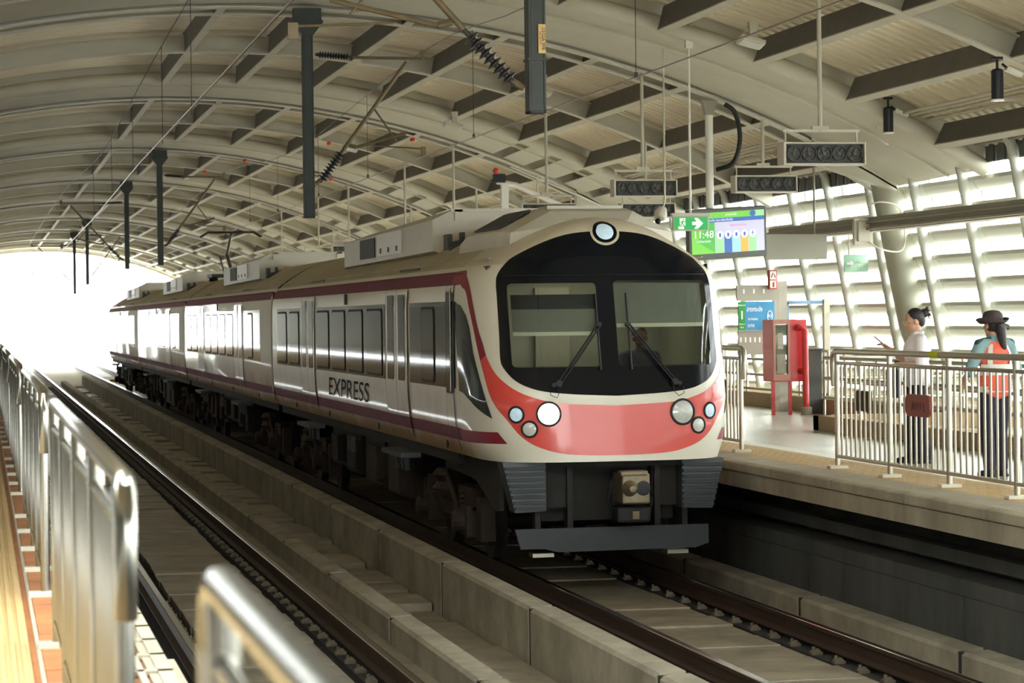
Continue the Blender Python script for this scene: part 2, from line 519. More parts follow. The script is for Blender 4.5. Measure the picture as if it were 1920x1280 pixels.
# ------------------------------------------------------------------ platforms
b = MB()
b.box(-5.6, 0.22, Y0, YE, 0.75, PZ, 0)
b.box(0.22, 0.26, Y0, YE, 0.75, PZ - 0.02, 1)
b.box(0.255, 0.275, Y0, YE, 0.75, PZ + 0.003, 2)
b.box(0.275, 0.47, Y0, YE, 0.75, PZ - 0.002, 1)
b.box(0.47, 0.86, Y0, YE, 0.85, PZ - 0.03, 1)
b.box(-5.6, 0.55, Y0, YE, -0.4, 0.75, 3)
b.box(0.75, 0.86, Y0, YE, 0.80, PZ - 0.01, 2)
b.box(0.55, 1.02, Y0, 14.4, 0.55, 0.92, 2)
struct(b, 'platform_floor', [M['tan'], M['orange'], M['grating'], M['dark']])
b = MB()
for k in range(14):                 # raised ribs of the tan tactile strip
    x = 0.19 - 0.052 * k
    b.prism([(x - 0.017, 0), (x + 0.017, 0), (x + 0.010, 0.012), (x - 0.010, 0.012)], (0, 2, PZ), (1, 0, 0), (0, 0, 1), (0, 1, 0), 60)
struct(b, 'tactile_floor', M['tan'])
b = MB(); y = 3.0
while y < 60:
    b.box(0.28, 0.465, y + 0.01, y + 0.70, PZ - 0.01, PZ + 0.004 + 0.0)
    y += 0.72
struct(b, 'edge_tile_floor', M['orange'])
b = MB(); y = 2.0
while y < 60:                       # drain gratings outside the railing
    b.box(0.47, 0.86, y, y + 0.07, PZ - 0.02, PZ + 0.002)
    for x in (0.47, 0.545, 0.62, 0.695, 0.79):
        b.box(x, x + (0.07 if x > 0.75 else 0.032), y, y + 0.6, PZ - 0.02, PZ + 0.002)
    y += 0.6
struct(b, 'grating_floor', M['grating'])

# right platform
b = MB()
b.box(9.55, 16.0, Y0, YE, 0.9, PZ, 0)
b.box(9.30, 9.55, Y0, YE, 0.9, PZ + 0.002, 1)
b.box(8.62, 9.30, Y0, YE, 0.9, PZ - 0.001, 2)
b.box(8.12, 8.62, Y0, YE, 0.9, PZ - 0.012, 3)
b.box(8.85, 16.0, Y0, YE, -0.4, 0.9, 4)
struct(b, 'platform_floor', [M['floor'], M['white'], M['tan'], M['grating'], M['wallconc']])
b = MB()
for k in range(9):
    x = 8.15 + 0.052 * k
    b.box(x, x + 0.03, 4, 60, PZ - 0.02, PZ)
struct(b, 'grating_floor', M['grating'])
b = MB()
y = 4.0
while y < 60:
    for k in range(6):
        x = 8.66 + 0.10 * k
        b.box(x, x + 0.055, y, y + 0.2, PZ - 0.005, PZ + 0.0015)
    y += 0.26
struct(b, 'tactile_floor', M['tan'])
kerb('platform_kerb', 8.08, 8.16, 1.06, PZ, 2.0, 4.2, 120, M['fascia'], 0.012, 0.012)
b = MB()
b.box(8.10, 8.9, 4, YE, 0.88, 1.045)
struct(b, 'platform_edge_slab', M['fascia'])
b = MB()
b.box(8.84, 8.9, 4, YE, -0.4, 0.9)
b.box(8.62, 8.9, 4, YE, 0.50, 0.62)
y = 4.0
while y < 122:
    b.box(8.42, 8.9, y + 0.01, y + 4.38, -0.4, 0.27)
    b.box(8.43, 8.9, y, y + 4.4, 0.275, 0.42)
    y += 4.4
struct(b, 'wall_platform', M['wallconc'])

# ------------------------------------------------------------------ roof
AX, AZ, AR = 3.926, -12.185, 19.487          # centre and radius of the vault's underside
def arc_pt(x, r=0.0):
    """a point r above the soffit on the radius that meets the soffit at x"""
    a = math.asin((x - AX) / AR)
    return a
XL, XR = -5.9, 13.75
A0, A1 = math.asin((XL - AX) / AR), math.asin((XR - AX) / AR)
NA = 44
ANG = [A0 + (A1 - A0) * i / NA for i in range(NA + 1)]
def apt(a, r, y):
    return (AX + (AR + r) * sin(a), y, AZ + (AR + r) * cos(a))
def sweep(b, poly, y, mi=0, a0=A0, a1=A1, n=NA):
    """sweep a closed section (r, dy) along the vault"""
    k = len(poly); vs = []
    for i in range(n + 1):
        a = a0 + (a1 - a0) * i / n
        vs += [apt(a, r, y + dy) for r, dy in poly]
    fs = []
    for i in range(n):
        for j in range(k):
            q = (j + 1) % k
            fs.append((i * k + j, i * k + q, (i + 1) * k + q, (i + 1) * k + j))
    fs += [tuple(range(k)), tuple(n * k + j for j in range(k))[::-1]]
    b.add(vs, fs, mi)
def ibeam(b, y, h, fw, tw=0.02, tf=0.025, r0=0.0):
    sweep(b, [(r0, -fw / 2), (r0, fw / 2), (r0 + tf, fw / 2), (r0 + tf, -fw / 2)], y)
    sweep(b, [(r0 + tf, -tw / 2), (r0 + tf, tw / 2), (r0 + h - tf, tw / 2), (r0 + h - tf, -tw / 2)], y)
    sweep(b, [(r0 + h - tf, -fw / 2), (r0 + h - tf, fw / 2), (r0 + h, fw / 2), (r0 + h, -fw / 2)], y)
BAY = 15.9
PRIM = [38.0 + BAY * k for k in range(-6, 9)]
def soffit_plate(b, ya, ra, yb, rb, gaps=()):
    """curved closing plate between two lines of the vault, with slots left open near its end"""
    for i in range(88):
        a0, a1 = A0 + (A1 - A0) * i / 88, A0 + (A1 - A0) * (i + 1) / 88
        if i in gaps: continue
        b.add([apt(a0, ra, ya), apt(a1, ra, ya), apt(a1, rb, yb), apt(a0, rb, yb), apt(a0, ra + 0.02, ya), apt(a1, ra + 0.02, ya), apt(a1, rb + 0.02, yb), apt(a0, rb + 0.02, yb)],
              [(0, 1, 2, 3), (4, 7, 6, 5), (0, 4, 5, 1), (3, 2, 6, 7), (0, 3, 7, 4), (1, 5, 6, 2)])
for y in PRIM:
    b = MB()
    ibeam(b, y, 0.58, 0.24)
    soffit_plate(b, y - 3.55, 0.13, y - 0.12, 0.06, () if y < 40 else (73, 76, 79, 82))
    sweep(b, [(0.075, -0.02), (0.075, 0.02), (0.12, 0.02), (0.12, -0.02)], y - 2.2)
    ibeam(b, y + 0.85, 0.58, 0.20)
    struct(b, 'roof_beam', M['steel'], smooth=True)
    b = MB()
    ibeam(b, y + 6.4, 0.30, 0.18)
    struct(b, 'roof_beam', M['steel'], smooth=True)
    b = MB()
    sweep(b, [(0.12 + 0.12 * cos(t), 0.12 * sin(t)) for t in [2 * pi * i / 12 for i in range(12)]], y - 3.6)
    sweep(b, [(0.22, -0.01), (0.22, 0.01), (0.5, 0.01), (0.5, -0.01)], y - 3.6)
    struct(b, 'roof_beam', M['steel'], smooth=True)
# corrugated sheeting
b = MB()
def sheet(y0, y1, pitch, amp, n):
    ys = []
    y = y0
    while y < y1:
        if amp:
            ys += [(y, 0), (y + pitch * 0.42, 0), (y + pitch * 0.56, amp), (y + pitch * 0.86, amp)]
        else:
            ys += [(y, 0)]
        y += pitch
    vs = []
    for (yy, dr) in ys:
        for i in range(n + 1):
            vs.append(apt(A0 + (A1 - A0) * i / n, 0.38 + dr, yy))
    fs = []
    for j in range(len(ys) - 1):
        for i in range(n):
            k = j * (n + 1) + i
            fs.append((k, k + 1, k + n + 2, k + n + 1))
    b.add(vs, fs)
sheet(-62, 12, 3, 0, 24)
sheet(12, 80, 0.30, 0.09, 36)
sheet(79.9, YE + 3, 2.5, 0, 24)
struct(b, 'ceiling', M['roofsheet'])
# purlins along the station
STEP = 0.0725
for k in range(-1, 8):
    a = 0.0487 + STEP * k
    if not (A0 < a < A1 - 0.02): continue
    b = MB()
    er = Vector((sin(a), 0, cos(a))); et = Vector((cos(a), 0, -sin(a)))
    for y in PRIM:
        for ya, yb in ((y + 0.0, y + 0.85), (y + 0.86, y + 6.39), (y + 6.41, y + 12.2)):
            if ya > YE: continue
            o = Vector(apt(a, 0.005, ya))
            b.prism([(-0.005, 0.0), (0.12, 0.0), (0.12, 0.018), (-0.005, 0.018)], o, et, er, (0, 1, 0), yb - ya, 0)
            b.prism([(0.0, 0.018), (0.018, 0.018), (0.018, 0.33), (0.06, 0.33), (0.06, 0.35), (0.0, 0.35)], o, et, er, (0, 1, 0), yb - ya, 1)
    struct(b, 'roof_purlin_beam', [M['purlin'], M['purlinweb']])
# end fascia of the vault at the far end
b = MB()
sweep(b, [(-0.12, 0), (-0.12, 0.15), (0.7, 0.15), (0.7, 0)], YE - 0.4)
struct(b, 'roof_edge_trim', M['steel'])

# ------------------------------------------------------------------ louvred side wall
def wx(z): return 14.42 - 0.185 * (z - PZ)      # leaning inwards towards the top
b = MB()
PITCH = 0.355
zs = [1.28 + PITCH * k for k in range(11)]
for z in zs:
    x = wx(z) + 0.06
    sec = []
    for i in range(7):
        t = i / 6
        sec.append((x + 0.20 - 0.17 * t, z + 0.02 + 0.17 * t - 0.05 * sin(pi * t)))
    back = [(px + 0.018, pz + 0.012) for px, pz in sec][::-1]
    lip = [(x + 0.005, z + 0.155), (x + 0.005, z + 0.205), (x + 0.03, z + 0.215)]
    b.prism(sec + lip + back[1:], (0, -60, 0), (1, 0, 0), (0, 0, 1), (0, 1, 0), YE + 60)
tag(b.build('wall_right', M['louver'], loc=(14.4, -60, PZ)), kind='structure')
wall = bpy.data.objects['wall_right']
y = 15.35
MY = []
while y < YE:
    MY.append(y); y += BAY / 8
for y in MY:
    b = MB()
    b.tube([(wx(1.15), y, 1.15), (wx(5.0), y, 5.0), (wx(5.0) - 0.25, y, 5.45)], 0.075, 12)
    b.prism([(wx(1.15) + 0.04, 1.15), (wx(1.15) + 0.29, 1.15), (wx(5.0) + 0.29, 5.0), (wx(5.0) + 0.04, 5.0)], (0, y - 0.012, 0), (1, 0, 0), (0, 0, 1), (0, 1, 0), 0.024)
    b.prism([(wx(1.15) + 0.25, 1.15), (wx(1.15) + 0.29, 1.15), (wx(5.0) + 0.29, 5.0), (wx(5.0) + 0.25, 5.0)], (0, y - 0.04, 0), (1, 0, 0), (0, 0, 1), (0, 1, 0), 0.08)
    tag(b.build('mullion', M['mullion'], wall, smooth=True), kind='structure')
b = MB()
b.box(13.62, 13.75, -60, YE, 5.08, 5.34)
b.box(13.30, 13.42, 12, YE, 5.42, 5.58)
struct(b, 'eaves_beam', M['duct'])
b = MB(); y = 12.0
while y < YE:
    b.box(13.78, 13.80, y, y + 0.36, 4.84, 5.12); b.box(13.76, 13.78, y + 0.04, y + 0.2, 4.84, 5.12)
    y += 0.4
struct(b, 'eaves_panel_trim', M['monitor'])
b = MB()
b.box(13.60, 15.6, -60, YE, 5.60, 5.62)
b.box(13.45, 13.5, 12, YE, 5.3, 5.7)
struct(b, 'eaves_roof', M['grille'])
b = MB()
b.box(13.28, 13.55, 14, 43.0, 4.00, 4.22)
b.box(13.22, 13.28, 14, 43.0, 4.02, 4.06); b.box(13.22, 13.28, 14, 43.0, 4.12, 4.15)
o = tag(b.build('cable_duct', M['duct'], bevel=0.01), 'long grey metal cable duct running along the louvred wall past the big column', 'duct')
for i, (x, z) in enumerate([(12.55, 5.52), (12.68, 5.50), (12.81, 5.47), (12.94, 5.43)]):
    b = MB()
    b.tube([(x, 14, z), (x, YE - 2, z)], 0.022, 8)
    tag(b.build('conduit_pipe', M['offwhite'], smooth=True), 'thin pale conduit pipe in the bundle under the roof edge', 'pipe', 'conduits along the roof edge')
for y in (16, 19.5, 24, 27, 30.5, 35.2, 41, 46.2, 49, 56.5, 62, 65, 72.5, 78):
    b = MB(); b.box(12.48, 13.44, y, y + 0.04, 5.37, 5.41)
    tag(b.build('conduit_bracket', M['offwhite']), 'pale bracket carrying the conduit pipes under the roof edge', 'bracket', 'conduit brackets')
# unseen wall of the camera's own platform, closed with dark panels to block light
b = MB()
for z in zs:
    x = -6.55 + 0.185 * (z - PZ) - 0.06
    b.prism([(x - 0.12, z - 0.03), (x - 0.03, z + 0.29), (x - 0.0, z + 0.30), (x - 0.04, z + 0.30), (x - 0.14, z - 0.03)], (0, -60, 0), (1, 0, 0), (0, 0, 1), (0, 1, 0), YE + 60)
b.box(-6.05, -5.85, -60, YE, 4.9, 5.4); b.prism([(-6.55, PZ), (-5.80, 5.3), (-5.84, 5.3), (-6.6, PZ)], (0, -60, 0), (1, 0, 0), (0, 0, 1), (0, 1, 0), YE + 60); b.box(-6.6, -6.3, -60, YE, PZ, PZ + 0.25)
tag(b.build('wall_left', M['leftwall'], loc=(-6.5, -60, PZ)), kind='structure')
wl = bpy.data.objects['wall_left']
y = -58.0
while y < YE:
    b = MB(); b.tube([(-6.55, y, PZ), (-5.84, y, 5.0)], 0.09, 8)
    tag(b.build('mullion', M['mullion'], wl, smooth=True), kind='structure')
    y += BAY / 8
# leaning columns at the frames
for y in PRIM:
    if y < 20: continue
    b = MB()
    b.tube([(14.72, y + 0.3, PZ), (14.2, y + 0.3, 2.6), (13.62, y + 0.3, 5.35)], [0.29, 0.28, 0.25], 20)
    struct(b, 'leaning_column', M['column'], smooth=True)
    b = MB()
    b.prism([(12.4, 5.05), (13.75, 4.62), (13.75, 5.3), (12.4, 5.7)], (0, y - 0.12, 0), (1, 0, 0), (0, 0, 1), (0, 1, 0), 0.24)
    struct(b, 'girder_haunch_beam', M['steel'])

# ------------------------------------------------------------------ overhead line
def soffit(x): return AZ + sqrt(AR * AR - (x - AX) ** 2)
PX = 4.72
def post(y, z0, label):
    zt = soffit(PX)
    t = thing('catenary_post', (PX, y, zt), label, 'post', 'drop posts of the overhead line')
    b = MB()
    b.box(PX - 0.075, PX - 0.055, y - 0.09, y + 0.09, z0, zt - 0.35); b.box(PX + 0.055, PX + 0.075, y - 0.09, y + 0.09, z0, zt - 0.35)
    b.box(PX - 0.055, PX + 0.055, y - 0.085, y - 0.06, z0, zt - 0.35)
    b.box(PX - 0.075, PX + 0.075, y - 0.09, y + 0.09, z0, z0 + 0.02)
    b.build('shaft', M['pole'], t, bevel=0.004)
    b = MB()
    b.prism([(-0.075, -0.40), (0.075, -0.40), (0.2, -0.24), (0.2, -0.005), (-0.2, -0.005), (-0.2, -0.24)], (PX, y - 0.11, zt), (1, 0, 0), (0, 0, 1), (0, 1, 0), 0.22)
    b.box(PX - 0.22, PX + 0.22, y - 0.13, y + 0.13, zt - 0.22, zt - 0.18)
    b.build('head_bracket', M['pole'], t)
    b = MB()
    for z in (z0 + 0.45, zt - 0.95):
        b.box(PX - 0.085, PX + 0.085, y - 0.10, y + 0.1, z, z + 0.02)
    b.build('clamp_band', M['pole'], t)
    return t
def insul(b, p, q, r=0.075, n=9, mi=0):
    p, q = Vector(p), Vector(q); d = q - p; L = d.length
    prof = [(0.022, 0)]
    for k in range(n):
        h = L * (0.1 + 0.8 * k / n); st = L * 0.8 / n
        prof += [(0.026, h), (r, h + st * 0.30), (r, h + st * 0.42), (0.026, h + st * 0.75)]
    prof += [(0.022, L)]
    b.lathe(prof, p, d, 14, mi)
def cantilever(y, s, label):
    """bracket arm reaching from the post to one track; s=+1 towards the platform with people"""
    tx = T2 - 0.11 if s > 0 else T1 + 0.11
    f = abs(tx - PX) / 1.70
    X = lambda v: PX + s * (0.09 + (v - 0.09) * f)
    t = thing('cantilever_arm', (PX, y, 4.7), label, 'bracket', 'bracket arms of the overhead line')
    b = MB(); insul(b, (X(0.16), y, 4.76), (X(0.52), y, 5.24)); b.build('lower_insulator', M['insul'], t, smooth=True)
    b = MB(); b.tube([(X(0.52), y, 5.24), (X(1.46), y, 6.52)], 0.03, 10); b.tube([(X(0.10), y, 4.74), (X(0.18), y, 4.80)], 0.03, 8); b.build('diagonal_tube', M['tube'], t, smooth=True)
    b = MB(); insul(b, (X(0.12), y, 6.62), (X(0.66), y, 6.58), 0.055, 11); b.build('upper_insulator', M['insul'], t, smooth=True)
    b = MB(); b.tube([(X(0.66), y, 6.58), (X(1.70), y, 6.57)], 0.022, 8); b.build('top_tube', M['tube'], t, smooth=True)
    b = MB(); b.box(X(1.67), X(1.73), y - 0.02, y + 0.02, 6.54, 6.69); b.lathe([(0.03, -0.05), (0.03, 0.05)], (X(1.70), y, 6.67), (0, 1, 0), 10); b.build('messenger_clamp', M['tube'], t)
    b = MB(); b.tube([(X(0.96), y, 5.85), (X(1.30), y, 5.36)], 0.014, 8); b.build('strut', M['tube'], t)
    b = MB(); b.tube([(X(0.70), y, 5.27), (X(1.44), y, 5.48)], 0.024, 8); b.tube([(X(0.70), y, 5.27), (X(0.60), y, 5.3)], 0.03, 8); b.build('registration_tube', M['tube'], t, smooth=True)
    b = MB(); b.tube([(X(0.98), y, 5.29), (X(1.70), y, 5.25)], 0.011, 8); b.box(X(1.66), X(1.73), y - 0.02, y + 0.02, 5.14, 5.28); b.build('steady_arm', M['tube'], t)
    return t
plist = [(22.0, 4.52, -1, 'thick dark steel post cropped by the top edge, with a small yellow number plate'),
         (37.8, 4.24, 1, 'tall dark green-grey hanging post above the second car, with a slanted insulator'),
         (69.6, 4.24, 1, 'dark hanging post in front of the arches above the third car'),
         (85.5, 4.45, -1, 'thinner dark hanging post just left of the third car post'),
         (117.3, 4.4, 1, 'far green post hanging against the bright sky, with a slanted stay'),
         (133.2, 4.15, -1, 'farthest thin green post hanging lowest into the bright opening')]
clab = ['dark bracket arm with large ribbed insulator on the cropped post, over the empty track',
        'tan bracket arm with black ribbed insulators holding the wire above the train front',
        'pale bracket arm on the third car post, half hidden by arches',
        'dark bracket arm leaning over the empty track from the thinner post',
        'small bracket arm on the far green post', 'small dark bracket arm on the farthest green post']
for (y, z0, s, lab), cl in zip(plist, clab):
    t = post(y, z0, lab)
    if y < 23:
        b = MB(); b.box(PX + 0.01, PX + 0.072, y - 0.1, y - 0.088, 5.03, 5.28)
        pl = b.build('number_plate', mat('number_plate', (206, 176, 112), 0.5), t, label='yellow number plate')
        text('23/22A WB', 0.044, (PX + 0.053, y - 0.101, 5.155), (0, 0, -1), (1, 0, 0), M['rubber'], pl, sx=0.9)
        text('km 23+571', 0.03, (PX + 0.026, y - 0.101, 5.155), (0, 0, -1), (1, 0, 0), M['redsign'], pl, sx=0.9)
    cantilever(y, s, cl)
def wirep(name, pts, r, m, label, group, n=6):
    b = MB(); b.tube(pts, r, n)
    return tag(b.build(name, m, smooth=True), label, 'wire', group)
wirep('contact_wire', [(T2 - 0.1, 2, 5.13), (T2 - 0.11, 37.8, 5.14), (T2 + 0.1, 70, 5.14), (T2 - 0.1, 133, 5.14), (T2, 420, 5.14)], 0.0075, M['copper'], 'dark contact wire running diagonally over the train', 'overhead wires')
wirep('contact_wire', [(T1, 2, 5.35), (T1, 22, 5.33), (T1 - 0.05, 40, 5.2), (T1 - 0.1, 56, 4.95), (T1 + 0.1, 85.5, 5.0), (T1, 133, 5.1), (T1, 420, 5.14)], 0.012, M['copper'], 'bright contact wire slanting down the left over the empty track', 'overhead wires')
mp = [(2, 6.6), (22, 6.6), (30, 6.45), (37.8, 6.68), (54, 6.25), (69.6, 6.66), (90, 6.3), (117, 6.66), (200, 6.4)]
wirep('messenger_wire', [(T2 - 0.1, y, z) for y, z in catmull(mp, 4)], 0.006, M['wire'], 'thin sagging messenger wire above the train side contact wire', 'overhead wires')
mq = [(2, 6.9), (22, 6.85), (30, 6.62), (38, 6.5), (54, 6.2), (69.6, 6.5), (85.5, 6.66), (133, 6.66), (200, 6.4)]
wirep('messenger_wire', [(T1, y, z) for y, z in catmull(mq, 4)], 0.007, M['wire'], 'thin messenger wire above the empty track', 'overhead wires')
def interp(tab, y):
    for (a, c), (d, e) in zip(tab, tab[1:]):
        if y <= d: return c + (e - c) * (y - a) / (d - a)
    return tab[-1][1]
for i, y in enumerate([25.2, 29.6, 33.9, 43.5, 50, 57, 63]):
    b = MB(); b.tube([(T2 - 0.1, y, 5.14), (T2 - 0.1, y, interp(mp, y))], 0.004, 5); b.box(T2 - 0.115, T2 - 0.085, y - 0.012, y + 0.012, 5.13, 5.19)
    tag(b.build('dropper_wire', M['wire']), 'thin vertical dropper between the two wires over the train', 'wire', 'droppers over the train')
for i, y in enumerate([31, 36, 43, 50, 58]):
    b = MB(); b.tube([(T1, y, 5.2), (T1, y, interp(mq, y))], 0.005, 5)
    tag(b.build('dropper_wire', M['wire']), 'thin vertical dropper between the two wires over the empty track', 'wire', 'droppers over the empty track')

# ------------------------------------------------------------------ the train
XC = T2
PW = [(1.25, 1.29), (1.4, 1.345), (1.6, 1.38), (1.9, 1.4), (2.9, 1.4), (3.1, 1.385), (3.25, 1.33), (3.38, 1.2), (3.5, 1.03), (3.62, .83), (3.74, .6), (3.82, .38), (3.86, 0.0)]
PYF = [(1.25, 26.5), (1.9, 26.52), (3.4, 26.93), (3.6, 27.0), (3.7, 27.06), (3.78, 27.2), (3.84, 27.45), (3.86, 27.7)]
ND, NN = 1.6, 4
def lerp(tab, z):
    if z <= tab[0][0]: return tab[0][1]
    for (a, c), (d, e) in zip(tab, tab[1:]):
        if z <= d: return c + (e - c) * (z - a) / (d - a)
    return tab[-1][1]
def Sn(th, z):
    w = max(lerp(PW, z), 1e-3); yf = lerp(PYF, z); s = 1 if th >= 0 else -1; a = abs(th)
    if a <= pi / 2:
        r = ((sin(a) / w) ** NN + (abs(cos(a)) / ND) ** NN) ** (-1 / NN)
        return Vector((XC + s * r * sin(a), yf + ND - r * cos(a), z))
    return Vector((XC + s * w, yf + ND + (a - pi / 2) * 1.6, z))
def Nn(th, z):
    e = 1e-3
    d1 = Sn(th + e, z) - Sn(th - e, z); d2 = Sn(th, z + e) - Sn(th, z - e)
    n = d1.cross(d2).normalized()
    c = Sn(th, z) - Vector((XC, 30.0, 2.2))
    return n if n.dot(c) > 0 else -n
def th_of(x, z):
    s = 1 if x >= 0 else -1; x = abs(x); lo, hi = 0.0, pi / 2
    for _ in range(40):
        m = (lo + hi) / 2
        if Sn(m, z).x - XC < x: lo = m
        else: hi = m
    return s * lo
def inpoly(p, poly):
    x, y = p; c = False; n = len(poly)
    for i in range(n):
        x1, y1 = poly[i]; x2, y2 = poly[(i + 1) % n]
        if (y1 > y) != (y2 > y) and x < (x2 - x1) * (y - y1) / (y2 - y1) + x1: c = not c
    return c
def resample(poly, st):
    out = []
    n = len(poly)
    for i in range(n):
        a = Vector(poly[i]); c = Vector(poly[(i + 1) % n]); k = max(1, int((c - a).length / st))
        for j in range(k): out.append(tuple(a + (c - a) * j / k))
    return out
def patch(b, poly, holes=(), eps=0.004, st=0.05, mi=0, dome=None):
    """thin surface that follows the nose; poly and holes are in (theta, z)"""
    loops = [resample(poly, st)] + [resample(h, st) for h in holes]
    vs = []; es = []
    for l in loops:
        k = len(vs); vs += [Vector(p) for p in l]; es += [(k + i, k + (i + 1) % len(l)) for i in range(len(l))]
    xs = [p[0] for p in loops[0]]; zs = [p[1] for p in loops[0]]
    x = min(xs)
    while x < max(xs):
        z = min(zs)
        while z < max(zs):
            if inpoly((x, z), loops[0]) and not any(inpoly((x, z), h) for h in loops[1:]): vs.append(Vector((x, z)))
            z += st
        x += st
    r = delaunay_2d_cdt(vs, es, [], 0, 1e-5)
    ov, of = r[0], r[2]
    keep = []
    for f in of:
        c = (sum(ov[i][0] for i in f) / len(f), sum(ov[i][1] for i in f) / len(f))
        if inpoly(c, loops[0]) and not any(inpoly(c, h) for h in loops[1:]): keep.append(tuple(f))
    P = []
    for p in ov:
        z = min(max(p[1], 1.2501), 3.855)
        e = eps
        if dome:
            q = Sn(p[0], z) - dome[0]; e += dome[2] * max(0, 1 - (q.length / dome[1]) ** 2)
        P.append(Sn(p[0], z) + Nn(p[0], z) * e)
    b.add(P, keep, mi)
def circ(x, z, r, n=40):
    t0 = th_of(x, z); p0 = Sn(t0, z)
    e = 1e-3
    k = (Sn(t0 + e, z) - p0).length / e
    kz = (Sn(t0, z + e) - p0).length / e
    return [(t0 + r * cos(2 * pi * i / n) / k, z + r * sin(2 * pi * i / n) / kz) for i in range(n)], p0
def mir(l): return [(-a, z) for a, z in l]

YS = [27.0, 46.62]       # body ends of the leading car
ZS = [1.25, 1.3, 1.4, 1.5, 1.6, 1.75, 1.9, 2.05, 2.2, 2.35, 2.5, 2.65, 2.8, 2.9, 3.0, 3.1, 3.18, 3.25, 3.32, 3.38, 3.44, 3.5, 3.56, 3.62, 3.68, 3.74, 3.78, 3.82, 3.85, 3.86]
def add_grid(b, rows, mi=0, skip=None, closed=False):
    n = len(rows[0]); vs = [p for r in rows for p in r]; fs = []
    for i in range(len(rows) - 1):
        for j in range(n - 1):
            if skip and skip([vs[i * n + j], vs[i * n + j + 1], vs[(i + 1) * n + j], vs[(i + 1) * n + j + 1]]): continue
            fs.append((i * n + j, i * n + j + 1, (i + 1) * n + j + 1, (i + 1) * n + j))
    b.add(vs, fs, mi)
ROOFZ = 3.33
def side_rect(b, s, y0, y1, z0, z1, eps, mi=0):
    n = max(2, int((z1 - z0) / 0.025)); rows = []
    for i in range(n + 1):
        z = z0 + (z1 - z0) * i / n; x = XC + s * (lerp(PW, z) + eps)
        rows.append([Vector((x, y0, z)), Vector((x, y1, z))])
    add_grid(b, rows, mi)
def roundrect(y0, y1, z0, z1, r, n=5):
    out = []
    for cy, cz, a0 in ((y1 - r, z1 - r, 0), (y0 + r, z1 - r, pi / 2), (y0 + r, z0 + r, pi), (y1 - r, z0 + r, 1.5 * pi)):
        for i in range(n + 1):
            a = a0 + pi / 2 * i / n; out.append((cy + r * cos(a), cz + r * sin(a)))
    return out
def side_poly(b, s, poly, eps, thick=0.004, mi=0):
    """flat rounded panel on the upright part of the side"""
    b.prism([(y, z) for y, z in poly], (XC + s * (1.4 + eps - thick), 0, 0), (0, 1, 0), (0, 0, 1), (s, 0, 0), thick, mi)

def bogie(car, yc):
    b = MB()
    for s in (-1, 1):
        x = XC + s * 1.0
        b.prism([(-1.62, .62), (-1.5, .82), (-.7, .82), (-.45, .58), (.45, .58), (.7, .82), (1.5, .82), (1.62, .62), (1.4, .55), (.8, .6), (.5, .42), (-.5, .42), (-.8, .6), (-1.4, .55)], (x - 0.06, yc, 0), (0, 1, 0), (0, 0, 1), (1, 0, 0), 0.12)
        for d in (-1.25, 1.25):
            b.box(x - 0.12, x + 0.14, yc + d - 0.2, yc + d + 0.2, 0.28, 0.62)
            b.lathe([(0.13, 0), (0.13, 0.1), (0.09, 0.13)], (x + s * 0.12, yc + d, 0.44), (s, 0, 0), 14)
            b.lathe([(0.09, 0), (0.11, 0.03), (0.09, 0.06), (0.11, 0.09), (0.09, 0.12), (0.11, 0.15), (0.09, 0.18)], (x, yc + d - 0.32 * (1 if d > 0 else -1), 0.60), (0, 0, 1), 12)
        b.lathe([(0.2, 0), (0.26, 0.08), (0.2, 0.16), (0.26, 0.24), (0.2, 0.32)], (x, yc, 0.66), (0, 0, 1), 14)
        b.tube([(x + s * 0.1, yc - 0.9, 0.5), (x + s * 0.12, yc - 0.2, 0.95)], 0.035, 8)
        b.box(x - 0.05, x + 0.12, yc - 1.95, yc - 1.7, 0.25, 0.75); b.box(x - 0.05, x + 0.12, yc + 1.7, yc + 1.9, 0.3, 0.75)
    b.box(XC - 1.0, XC + 1.0, yc - 0.4, yc + 0.4, 0.45, 0.8)
    o = b.build('bogie', M['bogie'], car)
    for d in (-1.25, 1.25):
        w = MB()
        for s in (-1, 1):
            w.lathe([(0.1, -0.07), (0.40, -0.07), (0.455, -0.062), (0.455, -0.042), (0.428, -0.036), (0.428, 0.06), (0.3, 0.05), (0.28, 0.03), (0.1, 0.06)], (XC + s * 0.755, yc + d, 0.43), (s, 0, 0), 28)
        w.tube([(XC - 0.8, yc + d, 0.43), (XC + 0.8, yc + d, 0.43)], 0.08, 10)
        w.build('wheelset', M['under'], o, smooth=True)

